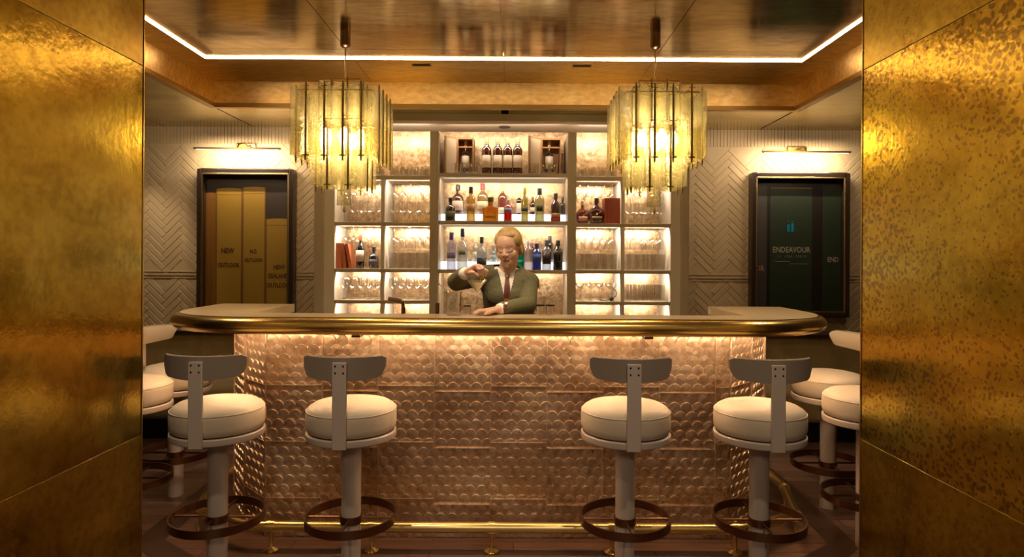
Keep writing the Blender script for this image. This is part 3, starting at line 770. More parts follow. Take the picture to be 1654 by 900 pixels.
def place_glass(kind, loc, label, group, cat='glass'):
    data = {'wine_glass': WINE, 'hanging_wine_glass': WINE_H, 'highball_glass': HIGH, 'tumbler_glass': TUMB, 'coupe_glass': COUPE}[kind]
    if kind not in protos:
        o = g_obj(kind.replace('hanging_', ''), data); protos[kind] = o
    else:
        o = protos[kind].copy(); C.objects.link(o)
    o.location = loc; tag(o, label, cat, group); return o
bs = ['leftmost', 'inner left', 'inner right', 'rightmost']
def grow(kind, b, zbase, n, yy, desc, kindword):
    x0, x1 = bx_l[b]; w = x1 - x0 - 0.03
    for r, y in enumerate(yy):
        for k in range(n):
            x = x0 + 0.015 + w * (k + 0.5) / n
            o_ = ['first', 'second', 'third', 'fourth', 'fifth'][k]
            place_glass(kind, (x, y, zbase), f"{kindword} {desc}, {bs[b]} bay, {['front', 'rear'][r]} row, {o_} from left", f'{kindword} rows {desc}, {bs[b]} bay')
for b in range(4):
    zz = [z + SH / 2 for z in side_z]
    grow('tumbler_glass', b, zz[0], 4, (UF + 0.10, UF + 0.24), 'on top shelf', 'tumbler')
    if b in (0, 1, 3):
        grow('wine_glass', b, zz[1], 5, (UF + 0.11, UF + 0.25), 'on second shelf', 'stemmed glass')
    grow('hanging_wine_glass', b, side_z[0] - SH / 2 - 0.001, 5, (UF + 0.15, UF + 0.28), 'hanging under top shelf', 'stemmed glass')
    if b > 0:
        grow('highball_glass', b, zz[2], 5, (UF + 0.09, UF + 0.22), 'on third shelf', 'highball glass')
    grow('hanging_wine_glass', b, side_z[1] - SH / 2 - 0.001, 5, (UF + 0.15, UF + 0.28), 'hanging under second shelf', 'stemmed glass')
    grow('coupe_glass' if b == 2 else ('highball_glass' if b == 3 else 'wine_glass'), b, zz[3], 4 if b == 2 else 5, (UF + 0.10, UF + 0.24), 'on fourth shelf', 'cocktail glass')
for k, x in enumerate((740, 752, 764, 862, 880, 893)):
    place_glass('tumbler_glass', (wx(x, 5.1), UF + 0.05, mid_z[0] + SH / 2), 'small clear tumbler in front of the %s wooden whisky case, %s from left' % ('left' if k < 3 else 'right', ['first', 'second', 'third'][k % 3]), 'tumblers in front of the wooden cases')

# bottles
def bmat(name, col, dens=0.75):
    if name in MATS: return MATS[name]
    m = thin_glass(name, tuple(min(1, c * 0.95 + 0.03) for c in col), body=dens, bodycol=col, gloss=0.06, rough=0.05); MATS[name] = m; return m
def pmat(col, rough=0.5):
    k = 'paint_%.2f_%.2f_%.2f' % col
    return MATS[k] if k in MATS else mat(k, col, rough)
def bottle(px, D, zb, top, wpx, body, capc, labc, label, shape='std', clear=0.8, low=None, labz=(0.18, 0.42), round_lab=False, cat='bottle'):
    x = wx(px, D); h = wz(top, D) - zb; r = wpx * 1.04 * D / FPX / 2
    t = empty('liquor_bottle', (x, D, zb)); tag(t, label, cat, None)
    sh = {'std': (0.62, 0.74, 0.34), 'squat': (0.58, 0.70, 0.30), 'tall': (0.69, 0.79, 0.38), 'ball': (0.58, 0.70, 0.22), 'square': (0.56, 0.64, 0.30)}[shape]
    zs, zn, nr = sh[0] * h, sh[1] * h, sh[2] * r; nr = max(nr, 0.009)
    prof = [(0, 0), (r * 0.93, 0), (r, 0.006), (r, zs * 0.92), (r * 0.93, zs), (r * 0.70, zs + (zn - zs) * 0.5), (nr * 1.1, zn), (nr, zn + 0.01), (nr, h * 0.86)]
    if shape == 'ball': prof = [(0, 0), (r * 0.6, 0), (r * 0.85, zs * 0.2), (r, zs * 0.55), (r * 0.9, zs * 0.85), (r * 0.55, zs * 1.08), (nr * 1.1, zn), (nr, h * 0.85)]
    seg = 20
    fl = 0.55 if shape == 'ball' else 1
    mm = MB(); mm.lathe(prof, seg, sy=fl)
    M_ = bmat('liquid_%.2f_%.2f_%.2f_%.2f' % (*body, clear), body, clear)
    if shape == 'square':
        mm = MB(); q = r * 0.95
        c = 0.25 * q; pts = [(-q, -q + c), (-q + c, -q), (q - c, -q), (q, -q + c), (q, q - c), (q - c, q), (-q + c, q), (-q, q - c)]
        mm.prism([(a_, b_ * 0.6) for a_, b_ in pts], 0, zs); mm.lathe([(r * 0.8, zs), (r * 0.5, zs + (zn - zs) * 0.6), (nr, zn), (nr, h * 0.86)], seg, sy=0.75)
    mm.build('glass_body', M_, t, smooth=True)
    if low:
        mm = MB(); mm.lathe([(0, 0.004), (r * 0.97, 0.004), (r * 1.01, 0.01), (r * 1.01, h * low[1]), (0, h * low[1])], seg, sy=fl); mm.build('base_band', pmat(low[0]), t, smooth=True)
    mm = MB(); cr = nr * 1.25; mm.lathe([(nr * 1.02, h * 0.80), (cr, h * 0.81), (cr, h * 0.985), (cr * 0.85, h), (0, h)], 14); mm.build('cap', pmat(capc, 0.35), t, smooth=True)
    if labc:
        z0, z1 = labz[0] * h, labz[1] * h; mm = MB(); v = []; f = []; n = 10
        lr = (r * 1.015)
        if shape == 'square':
            mm.box(-r * 0.7, r * 0.7, -r * 0.95 * 0.6 - 0.0015, -r * 0.95 * 0.6 - 0.0003, z0, z1)
        else:
            for i in range(n + 1):
                a = -PI / 2 + (-1.15 + 2.3 * i / n) * (0.6 if round_lab else 1)
                for z in (z0, z1): v.append((lr * math.cos(a), lr * math.sin(a) * fl - (0.0015 if shape == 'ball' else 0), z))
            f = [(2*i, 2*i+2, 2*i+3, 2*i+1) for i in range(n)]; mm.add(v, f)
        lo = mm.build('paper_label', pmat(labc), t, smooth=True)
        if shape != 'square':
            s_ = lo.modifiers.new('thick', 'SOLIDIFY'); s_.thickness = 0.0006; s_.offset = 1
    return t
zf2, zb2 = mid_z[1] + SH / 2, 1.80; zf3, zb3 = mid_z[2] + SH / 2, 1.408; F_, B_ = 5.12, 5.28
BR = (0.06, 0.03, 0.015)
bottle(727, F_, zf2, 320, 16, (0.06, 0.05, 0.02), (0.03, 0.02, 0.02), (0.22, 0.24, 0.18), 'squat dark olive bottle, front row left end of the second centre shelf', 'squat', 0.95)
bottle(760, F_, zf2, 302, 14, (0.85, 0.62, 0.3), (0.05, 0.03, 0.03), (0.8, 0.5, 0.2), 'pale clear bottle with dark cap and amber label, second centre shelf', 'tall', 0.35, labz=(0.28, 0.5))
bottle(792, F_, zf2, 319, 25, (0.95, 0.45, 0.03), (0.12, 0.10, 0.03), (0.6, 0.36, 0.05), 'wide amber yellow bottle with olive stopper on the second centre shelf', 'square', 0.7, labz=(0.12, 0.22))
bottle(820, F_, zf2, 323, 13, (0.85, 0.03, 0.05), (0.7, 0.6, 0.6), (0.35, 0.35, 0.6), 'bright red bottle with white and blue label, second centre shelf', 'tall', 0.85, labz=(0.42, 0.62))
bottle(847, F_, zf2, 303, 11, (0.75, 0.66, 0.3), (0.6, 0.45, 0.05), (0.06, 0.10, 0.08), 'slim bottle with gold cap and dark crest label, second centre shelf', 'tall', 0.4, labz=(0.3, 0.42))
bottle(871, F_, zf2, 304, 15, (0.8, 0.74, 0.45), (0.04, 0.03, 0.03), (0.05, 0.07, 0.06), 'pale yellow bottle with black cap and round black label, second centre shelf', 'tall', 0.45, labz=(0.3, 0.48), round_lab=True)
bottle(897, F_, zf2, 312, 15, (0.16, 0.04, 0.07), (0.05, 0.03, 0.03), (0.65, 0.35, 0.2), 'purple-brown bottle with red base, right end of the second centre shelf', 'std', 0.9, low=((0.6, 0.05, 0.05), 0.14), labz=(0.16, 0.3))
bottle(739, B_, zb2, 299, 18, (0.22, 0.06, 0.02), (0.04, 0.04, 0.03), (0.75, 0.52, 0.4), 'red-brown bottle with square pink label, back row left on the second centre shelf', 'squat', 0.9, labz=(0.14, 0.45))
bottle(779, B_, zb2, 297, 17, (0.75, 0.55, 0.3), (0.6, 0.05, 0.06), (0.8, 0.6, 0.35), 'clear bottle with red cap, back row of the second centre shelf', 'std', 0.4)
bottle(811, B_, zb2, 300, 14, (0.45, 0.12, 0.08), (0.7, 0.55, 0.25), (0.7, 0.6, 0.45), 'reddish bottle with pale cap behind the bright red one', 'std', 0.8, labz=(0.05, 0.25))
bottle(838, B_, zb2, 313, 9, BR, (0.7, 0.6, 0.4), (0.75, 0.55, 0.45), 'slim dark brown bottle with pale label, back row of the second centre shelf', 'tall', 0.95, labz=(0.1, 0.55))
bottle(860, B_, zb2, 318, 10, BR, (0.2, 0.1, 0.05), (0.7, 0.5, 0.35), 'dark bottle half hidden left of the pale yellow one', 'std', 0.95)
bottle(908, B_, zb2, 318, 12, (0.12, 0.06, 0.04), (0.05, 0.03, 0.02), None, 'dark round-shouldered bottle at the right end, back row, second centre shelf', 'squat', 0.9)
bottle(729, F_, zf3, 376, 14, (0.85, 0.82, 0.9), (0.15, 0.13, 0.5), (0.35, 0.3, 0.65), 'clear bottle with violet-blue cap and label, left end of the third centre shelf', 'tall', 0.25, labz=(0.30, 0.45))
bottle(747, F_, zf3, 370, 17, (0.85, 0.84, 0.8), (0.04, 0.04, 0.12), (0.25, 0.28, 0.2), 'clear bottle with dark round stopper beside the violet-capped one', 'squat', 0.25, labz=(0.36, 0.46), round_lab=True)
bottle(778, F_, zf3, 383, 16, (0.75, 0.78, 0.78), (0.04, 0.04, 0.05), (0.05, 0.08, 0.13), 'clear round-shouldered bottle with dark blue front left of the bartender', 'squat', 0.3, labz=(0.1, 0.36))
bottle(841, F_, zf3, 397, 12, (0.0, 0.5, 0.36), (0.0, 0.35, 0.28), (0.0, 0.42, 0.32), 'teal green bottle right beside the bartender\'s neck', 'tall', 0.8)
bottle(853, F_, zf3, 387, 14, (0.85, 0.72, 0.68), (0.75, 0.7, 0.7), None, 'clear pinkish bottle with white cap right of the bartender', 'tall', 0.3, labz=(0.3, 0.55))
bottle(867, F_, zf3, 393, 14, (0.03, 0.1, 0.55), (0.05, 0.07, 0.25), (0.06, 0.12, 0.5), 'bright blue bottle on the third centre shelf', 'tall', 0.85, labz=(0.3, 0.6))
bottle(883, F_, zf3, 388, 14, (0.8, 0.8, 0.82), (0.05, 0.05, 0.08), (0.05, 0.03, 0.03), 'clear bottle with large black label between the blue and the black one', 'tall', 0.25, labz=(0.2, 0.6))
bottle(901, F_, zf3, 388, 15, (0.015, 0.015, 0.015), (0.02, 0.02, 0.02), (0.14, 0.13, 0.12), 'black tapered bottle at the right end of the third centre shelf', 'tall', 0.97, labz=(0.52, 0.66))
bottle(888, B_, zb3, 381, 11, (0.05, 0.02, 0.02), (0.02, 0.02, 0.02), None, 'tall dark bottle behind the clear one with black label', 'tall', 0.95)
bottle(859, B_, zb3, 392, 9, (0.15, 0.03, 0.03), (0.3, 0.05, 0.05), None, 'dark red bottle behind the clear pinkish one', 'tall', 0.9)
bottle(797, B_, zb3, 397, 11, (0.5, 0.52, 0.5), (0.2, 0.2, 0.2), (0.25, 0.26, 0.25), 'grey labelled bottle half behind the bartender\'s cheek', 'std', 0.5)
bottle(769, B_, zb3, 385, 11, (0.7, 0.62, 0.45), (0.5, 0.45, 0.35), (0.45, 0.38, 0.25), 'pale bottle behind the one with dark blue front', 'std', 0.45)
zt1 = mid_z[0] + SH / 2
for k, px in enumerate((785, 803, 819, 835)):
    pos = ['first', 'second', 'third', 'last'][k]
    bottle(px, 5.2, zt1, 222, 15, (0.20, 0.035, 0.01), (0.65, 0.5, 0.25), (0.85, 0.70, 0.54), f'amber whisky bottle with cream label, {pos} from left between the wooden cases', 'tall', 0.9, labz=(0.20, 0.52))
WOODC = mat('cedar_case', (0.42, 0.20, 0.08), 0.45, var=(9, (0.50, 0.27, 0.12), 0.35, 0.65)); WOODP = mat('pale_lining', (0.72, 0.56, 0.38), 0.5)
for px0, px1, bpx, side, rzd in ((737, 764, 751, 'left', -1), (873, 905, 886, 'right', -1)):
    xa, xb = wx(px0, 5.22), wx(px1, 5.22); w = xb - xa; hh = 0.315
    t = empty('whisky_case', ((xa + xb) / 2, 5.3, zt1)); tag(t, f'open wooden presentation case on the top shelf, the {side} one', 'wooden case', 'open whisky cases')
    mm = MB(); q = w / 2; d = 0.08
    mm.box(-q, q, d - 0.008, d, 0, hh); mm.box(-q, -q + 0.01, -d, d - .008, 0, hh); mm.box(q - 0.01, q, -d, d - .008, 0, hh); mm.box(-q + .01, q - .01, -d, d - .008, 0, 0.012); mm.box(-q + .01, q - .01, -d, d - .008, hh - 0.012, hh)
    mm.box(-q + .01, q - .01, -d, -d + 0.012, 0.232, 0.245)
    mm.build('box', WOODC, t, bevel=0.0015)
    Mx = Matrix.Translation((-q, -d, 0)) @ Matrix.Rotation(math.radians(-128), 4, 'Z')
    mm = MB(); mm.box(0, w, -0.012, 0.0, 0, hh, M=Mx); dd = mm.build('lid', WOODC, t, bevel=0.0015)
    mm = MB(); mm.box(0.012, w - 0.012, 0.0003, 0.002, 0.015, hh - 0.015, M=Matrix.Translation((-q, -d, 0)) @ Matrix.Rotation(math.radians(-128), 4, 'Z')); mm.box(0.012, w - 0.012, -0.014, -0.0123, 0.015, hh - 0.015, M=Mx)
    lab(mm.build('lining', WOODP, dd), 'pale inner lining')
    bottle(bpx, 5.285, zt1 + 0.0125, 228, 13, (0.05, 0.02, 0.02), (0.5, 0.3, 0.12), (0.78, 0.68, 0.55), f'dark whisky bottle with cream label inside the {side} wooden case', 'std', 0.95, labz=(0.2, 0.55))
zs3, zs2 = side_z[2] + SH / 2, side_z[1] + SH / 2
bottle(582, 5.15, zs3, 379, 13, (0.03, 0.03, 0.02), (0.6, 0.07, 0.03), (0.75, 0.55, 0.5), 'dark wine bottle with red capsule and pink label on the left shelf', 'std', 0.95, labz=(0.2, 0.52))
bottle(604, 5.15, zs3, 400, 16, (0.05, 0.045, 0.06), (0.03, 0.03, 0.04), (0.12, 0.09, 0.12), 'squat dark bottle beside the red-capped wine on the left shelf', 'squat', 0.9)
bottle(941, 5.15, zs2, 324, 22, (0.40, 0.06, 0.03), (0.6, 0.4, 0.2), (0.75, 0.4, 0.3), 'round reddish cognac decanter, the left one on the right-hand shelf', 'ball', 0.85, labz=(0.15, 0.32), round_lab=True)
bottle(963, 5.13, zs2, 319, 25, (0.16, 0.02, 0.04), (0.03, 0.02, 0.02), (0.5, 0.35, 0.15), 'dark crimson round cognac decanter beside the red books', 'ball', 0.92, labz=(0.2, 0.28), round_lab=True)
# books
BOOK = mat('terracotta_cloth', (0.50, 0.13, 0.055), 0.6, var=(12, (0.58, 0.18, 0.08), 0.35, 0.65)); BOOKR = mat('oxblood_cloth', (0.36, 0.07, 0.035), 0.55); PAPER = mat('book_paper', (0.7, 0.6, 0.45), 0.7)
def book(x, y, z, w, d, h, tilt, mt, label, group):
    t = empty('book', (x, y, z)); t.rotation_euler = (0, tilt, 0); tag(t, label, 'book', group)
    mm = MB(); mm.box(0, 0.003, 0, d, 0, h); mm.box(w - 0.003, w, 0, d, 0, h); mm.box(0.003, w - .003, 0, 0.003, 0, h); mm.build('cover', mt, t, bevel=0.0012)
    mm = MB(); mm.box(0.0032, w - 0.0032, 0.0034, d - 0.004, 0.003, h - 0.003); mm.build('pages', PAPER, t)
x = wx(541, 5.1) + 0.003
for k, (tl, hh) in enumerate(((0, 0.205), (-0.035, 0.205), (-0.09, 0.203), (-0.19, 0.20))):
    book(x, 5.1, zs3 + 0.001, 0.026, 0.15, hh, tl, BOOK, ['terracotta book standing at the left end of the shelf row', 'second terracotta book from the left on the shelf', 'third terracotta book, leaning left on the shelf', 'terracotta book leaning most, beside the wine bottle'][k], 'terracotta books on the left shelf')
    x += (0.0285, 0.034, 0.049, 0)[k]
x = wx(976, 5.1)
for k in range(5):
    book(x, 5.1, zs2 + 0.001, 0.0265, 0.15, 0.208, 0, BOOKR, ['oxblood book next to the crimson decanter', 'second of five upright oxblood books from the left', 'middle one of five upright oxblood books', 'fourth of five upright oxblood books from the left', 'oxblood book at the right end against the divider'][k], 'oxblood books on the right shelf')
    x += 0.0272
# small black gooseneck device on the lower right shelf
t = empty('gooseneck_lamp', (wx(988, 5.1), 5.1, side_z[3] + SH / 2)); tag(t, 'small black gooseneck lamp lying on the lower right shelf', 'lamp')
m = MB(); m.sphere((0, 0, 0.018), 0.018, 16, 10, sc=(1.1, 1, 1)); m.build('head', BLACK, t, smooth=True)
m = MB(); m.tube([(0.012, 0, 0.025), (0.035, 0, 0.04), (0.042, 0, 0.065), (0.034, 0, 0.085), (0.012, 0, 0.102)], 0.0028, 8); m.build('arm', BLACK, t, smooth=True)
m = MB(); m.tube([(-0.015, 0, 0.012), (-0.05, -0.005, 0.004), (-0.09, -0.01, 0.0035)], 0.003, 8); m.build('cable', BLACK, t, smooth=True)

# ------------------------------------------------------------------ framed prints with picture lights
FRAMEM = mat('ebonised_frame', (0.035, 0.02, 0.014), 0.3, coat=0.4); FRAMEG = mat('frame_gilt_line', (0.5, 0.36, 0.18), 0.35, 1.0)
def cloth(name, c1, c2, edge):
    """printed book spine: cloth colour with darker joints at its printed edges (object x runs across)"""
    m, nt, b = newmat(name); N = nt.nodes.new; L = nt.links.new
    tc = N('ShaderNodeTexCoord'); mp = N('ShaderNodeMapping'); mp.inputs['Scale'].default_value = (60, 1, 220); L(tc.outputs['Object'], mp.inputs['Vector'])
    n = N('ShaderNodeTexNoise'); n.inputs['Scale'].default_value = 1.2; n.inputs['Detail'].default_value = 5; L(mp.outputs['Vector'], n.inputs['Vector'])
    r = N('ShaderNodeValToRGB'); r.color_ramp.elements[0].position = 0.3; r.color_ramp.elements[0].color = (*c1, 1); r.color_ramp.elements[1].position = 0.75; r.color_ramp.elements[1].color = (*c2, 1)
    L(n.outputs['Fac'], r.inputs['Fac']); L(r.outputs['Color'], b.inputs['Base Color']); b.inputs['Roughness'].default_value = 0.5; return m
def text_mesh(s, size, x, z, y, mb, mi, align='CENTER', sx=1.0):
    cu = bpy.data.curves.new('t', 'FONT'); cu.body = s; cu.size = size; cu.align_x = align; cu.resolution_u = 2; cu.offset = size * 0.022
    o = bpy.data.objects.new('t', cu); C.objects.link(o); bpy.context.view_layer.update()
    me = bpy.data.meshes.new_from_object(o)
    v = [(x + p.co.x * sx, y, z + p.co.y) for p in me.vertices]; f = [tuple(p.vertices) for p in me.polygons]
    mb.add(v, f, mi); bpy.data.objects.remove(o); bpy.data.meshes.remove(me)
def framed(x0, x1, z0, z1, label, painter):
    t = empty('framed_print', ((x0 + x1) / 2, DW - 0.008, z0)); tag(t, label, 'picture')
    w = (x1 - x0) / 2; h = z1 - z0; fw = 0.042; d = 0.085
    mm = MB(); mm.box(-w, -w + fw, -d, 0, 0, h); mm.box(w - fw, w, -d, 0, 0, h); mm.box(-w + fw, w - fw, -d, 0, 0, fw); mm.box(-w + fw, w - fw, -d, 0, h - fw, h)
    fo = mm.build('frame', FRAMEM, t, bevel=0.008, bseg=3)
    mm = MB(); e = fw - 0.004
    mm.box(-w + e, -w + e + .014, -d - .002, -d + .012, e, h - e); mm.box(w - e - .014, w - e, -d - .002, -d + .012, e, h - e); mm.box(-w + e + .014, w - e - .014, -d - .002, -d + .012, e, e + .014); mm.box(-w + e + .014, w - e - .014, -d - .002, -d + .012, h - e - .014, h - e)
    lab(mm.build('inner_bead', FRAMEG, fo, bevel=0.003), 'thin gilt inner line')
    mm = MB(); painter(mm, w - fw, fw, h - fw)
    mm.build('print', painter.mats, t)
    return t
def P_books(mm, w, z0, z1):
    mm.box(-w, w, -0.006, -0.001, z0, z1, 0)
    H_ = z1 - z0
    def spine(a, b, top, mi, yy):
        xa, xb = -w + 2 * w * a, -w + 2 * w * b; zt = z0 + H_ * top; k = 10
        v = []; n = 12
        for i in range(n + 1):
            s = i / n; x = xa + (xb - xa) * s; zz = zt + 0.008 * math.sin(PI * s)
            v += [(x, yy, z0), (x, yy, zz)]
        mm.add(v, [(2*i, 2*i+2, 2*i+3, 2*i+1) for i in range(n)], mi)
        mm.box(xa, xa + (xb - xa) * 0.05, yy - 0.0004, yy, z0, zt, 2); mm.box(xb - (xb - xa) * 0.05, xb, yy - 0.0004, yy, z0, zt, 2)
        mm.box(xa + (xb - xa) * .05, xb - (xb - xa) * .05, yy - 0.0004, yy, zt - 0.055, zt - 0.050, 2)
    spine(0.0, 0.12, 0.86, 3, -0.0075); spine(0.12, 0.43, 0.895, 1, -0.0085); spine(0.43, 0.70, 0.905, 1, -0.0095); spine(0.70, 1.0, 0.67, 1, -0.0105)
    X = lambda a: -w + 2 * w * a
    text_mesh('NEW', 0.062, X(0.26), z0 + H_ * 0.42, -0.0120, mm, 4, sx=0.8); text_mesh('OUTLOOK', 0.052, X(0.275), z0 + H_ * 0.315, -0.0120, mm, 4, sx=0.75)
    text_mesh('N.Z.', 0.045, X(0.565), z0 + H_ * 0.42, -0.0120, mm, 4, sx=0.8); text_mesh('OUTLOOK', 0.046, X(0.565), z0 + H_ * 0.355, -0.0120, mm, 4, sx=0.72)
    text_mesh('NEW', 0.055, X(0.86), z0 + H_ * 0.30, -0.0120, mm, 4, sx=0.8); text_mesh('ZEALAND', 0.055, X(0.85), z0 + H_ * 0.235, -0.0120, mm, 4, sx=0.72); text_mesh('OUTLOOK', 0.055, X(0.85), z0 + H_ * 0.165, -0.0120, mm, 4, sx=0.72)
P_books.mats = [mat('print_dark_ground', (0.035, 0.022, 0.014), 0.5), cloth('print_mustard_cloth', (0.27, 0.15, 0.012), (0.38, 0.23, 0.03), 0), mat('print_spine_joint', (0.16, 0.07, 0.015), 0.5), cloth('print_brown_cloth', (0.18, 0.07, 0.008), (0.25, 0.11, 0.012), 0), mat('print_brown_ink', (0.07, 0.015, 0.01), 0.5)]
def P_green(mm, w, z0, z1):
    mm.box(-w, w, -0.006, -0.001, z0, z1, 0); H_ = z1 - z0; X = lambda a: -w + 2 * w * a
    def sp(a, b, top, mi, yy):
        n = 12; v = []
        for i in range(n + 1):
            s = i / n; v += [(X(a + (b - a) * s), yy, z0), (X(a + (b - a) * s), yy, z0 + H_ * top + 0.005 * math.sin(PI * s))]
        mm.add(v, [(2*i, 2*i+2, 2*i+3, 2*i+1) for i in range(n)], mi)
    sp(0.0, 0.155, 0.945, 2, -0.0075); sp(0.19, 0.67, 0.935, 1, -0.0085); sp(0.79, 1.0, 0.95, 1, -0.0075)
    mm.box(X(0.2), X(0.66), -0.009, -0.0085, z0 + H_ * 0.925, z0 + H_ * 0.932, 4)
    text_mesh('ENDEAVOUR', 0.070, X(0.435), z0 + H_ * 0.445, -0.0105, mm, 3, sx=0.80)
    rr = random.Random(3)
    for k in range(13):
        xk = X(0.28 + 0.026 * k); hh = rr.uniform(0.012, 0.026)
        if k in (2, 7): continue
        mm.box(xk, xk + rr.uniform(0.002, 0.006), -0.0105, -0.009, z0 + H_ * 0.408, z0 + H_ * 0.408 + hh, 3)
    mm.box(X(0.25), X(0.42), -0.0105, -0.009, z0 + H_ * 0.375, z0 + H_ * 0.378, 3); mm.box(X(0.42), X(0.63), -0.0105, -0.009, z0 + H_ * 0.358, z0 + H_ * 0.361, 3)
    for k, a in enumerate((0.385, 0.43)):
        mm.box(X(a), X(a + 0.03), -0.0105, -0.009, z0 + H_ * 0.60, z0 + H_ * (0.655 if k == 0 else 0.665), 5); mm.box(X(a + .004), X(a + 0.024), -0.0105, -0.009, z0 + H_ * 0.675, z0 + H_ * 0.683, 5)
    text_mesh('OR', 0.068, X(0.03), z0 + H_ * 0.305, -0.0105, mm, 6, 'LEFT', sx=0.75); text_mesh('END', 0.062, X(0.845), z0 + H_ * 0.375, -0.0105, mm, 3, 'LEFT', sx=0.8)
P_green.mats = [mat('print_black_ground', (0.014, 0.010, 0.008), 0.4), cloth('print_green_cloth', (0.006, 0.013, 0.006), (0.024, 0.038, 0.016), 0), cloth('print_grey_cloth', (0.025, 0.022, 0.02), (0.06, 0.05, 0.045), 0), mat('print_silver_ink', (0.27, 0.25, 0.18), 0.4), MATS['print_spine_joint'], mat('print_blue_ink', (0.0, 0.17, 0.27), 0.4), mat('print_copper_ink', (0.35, 0.17, 0.10), 0.4)]
framed(wx(318, 5.52), wx(474, 5.52), 0.93, 2.205, 'framed print of mustard yellow books on the left wall', P_books)
framed(wx(1213, 5.52) + 0.0, wx(1372, 5.52), 0.94, 2.20, 'framed print of dark green books on the right wall', P_green)
for x0, x1, nm in ((wx(312, 5.4), wx(452, 5.4), 'yellow'), (wx(1230, 5.4), wx(1373, 5.4), 'green')):
    xm = (x0 + x1) / 2; zc = 2.355
    t = empty('picture_light', (xm, DW - 0.008, zc)); tag(t, f'slim brass picture light above the {nm} book print', 'picture light')
    m = MB(); m.box(-0.085, 0.085, -0.02, 0, 0.03, 0.085); m.build('wall_plate', BRASS, t, bevel=0.004)
    m = MB(); m.tube([(0.02, -0.02, 0.055), (0.02, -0.09, 0.075), (0.0, -0.16, 0.05), (0.0, -0.19, 0.014)], 0.006, 8); m.build('arm', BRASS, t, smooth=True)
    m = MB(); hw = (x1 - x0) / 2; m.box(-hw, hw, -0.205, -0.18, 0.0, 0.016); m.build('lamp_bar', BRASS_D, t, bevel=0.003)
    m = MB(); m.box(-hw + .02, hw - .02, -0.199, -0.186, -0.0015, 0.0); m.build('diffuser', emis('picture_led_' + nm, (1, 0.82, 0.6), 4.0), t)
    area('picture_lamp', (xm, DW - 0.2, zc - 0.006), (x1 - x0) * 0.9, 0.012, P_PIC, (1, 0.80, 0.56), (xm, DW, zc - 0.11))

# ------------------------------------------------------------------ things on the counter
t = empty('martini_glass', (-0.197, 3.285, ZT)); tag(t, 'tall martini glass under the bartender\'s raised hand', 'glass')
m = MB(); m.lathe([(0.0, 0.0), (0.036, 0.001), (0.036, 0.003), (0.006, 0.007), (0.003, 0.02), (0.003, 0.115), (0.006, 0.122), (0.056, 0.185)], 28, cap=False); m.build('glass', GLASS, t, smooth=True)
m = MB(); m.lathe([(0.0, 0.124), (0.006, 0.1245), (0.043, 0.1715), (0, 0.1715)], 28); m.build('drink', bmat('pale_cocktail', (0.9, 0.8, 0.5), 0.45), t, smooth=True)
m = MB()
for i in range(6):
    a = i * PI / 3 + 0.3; p = Vector((-0.176, 3.285, 1.340)); d = Vector((math.cos(a), 0.3 * math.sin(2 * a), math.sin(a) * 0.7)) * 0.03; s = Vector((-d.z, 0, d.x)) * 0.25
    m.add([p - s, p + s, p + d, p + Vector((0, -0.006, 0)), p + Vector((0, 0.006, 0))], [(0, 2, 3), (1, 3, 2), (0, 4, 2), (1, 2, 4)])
tag(m.build('lemon_twist', mat('lemon_peel', (0.75, 0.62, 0.05), 0.5)), 'yellow-green citrus garnish held between the bartender\'s fingers', 'garnish')
t = empty('mixing_glass', (wx(733, 3.28), 3.28, ZT)); tag(t, 'clear cut mixing glass at the back edge of the counter', 'glass')
m = MB(); m.lathe([(0, 0), (0.037, 0), (0.040, 0.01), (0.040, 0.11), (0.044, 0.122), (0.042, 0.124), (0.0375, 0.11), (0.0365, 0.014), (0, 0.014)], 28, cap=False)
for k in range(12):
    a = 2 * PI * k / 12; m.tube([(0.0405 * math.cos(a), 0.0405 * math.sin(a), 0.02), (0.0405 * math.cos(a + .5), 0.0405 * math.sin(a + .5), 0.095)], 0.0012, 5)
m.build('glass', GLASS, t, smooth=True)
m = MB()
for k in range(7): m.box(-0.011, 0.011, -0.011, 0.011, -0.011, 0.011, M=Matrix.Translation((random.uniform(-.016, .016), random.uniform(-.016, .016), 0.03 + 0.011 * k)) @ Matrix.Rotation(k, 4, (1, 1, 0.3)))
o = m.build('ice', thin_glass('ice', (0.96, 0.96, 0.96), body=0.35, bodycol=(0.9, 0.88, 0.82), gloss=0.1), t, bevel=0.002)
m = MB(); m.tube([(wx(733, 3.28) + 0.018, 3.29, ZT + 0.02), (wx(733, 3.28) - 0.03, 3.28, ZT + 0.125), (wx(733, 3.28) - 0.075, 3.275, ZT + 0.16)], 0.0018, 6); m.sphere((wx(733, 3.28) - 0.076, 3.275, ZT + 0.161), 0.004, 8, 6)
tag(m.build('bar_spoon', mat('steel', (0.7, 0.68, 0.64), 0.2, 1.0), smooth=True), 'thin steel bar spoon leaning out of the mixing glass', 'spoon')
for px, nm in ((873, 'left'), (889, 'right')):
    t = empty('rocks_glass', (wx(px, 3.29), 3.29, ZT)); tag(t, f'short glass with dark rim right of the bartender, {nm} one', 'glass', 'dark-rimmed glasses on the counter')
    m = MB(); m.lathe([(0, 0), (0.020, 0), (0.021, 0.005), (0.024, 0.05), (0.0228, 0.05), (0.0195, 0.008), (0, 0.008)], 20, cap=False); m.build('glass', GLASS, t, smooth=True)
    m = MB(); m.lathe([(0.0235, 0.050), (0.0245, 0.050), (0.0245, 0.055), (0.0235, 0.055), (0.0235, 0.050)], 20, cap=False); lab(m.build('rim', DARKM, t, smooth=True), 'dark metal rim')
t = empty('nick_and_nora_glass', (wx(755, 3.29), 3.29, ZT)); tag(t, 'small glass with brown rim between mixing glass and martini glass', 'glass')
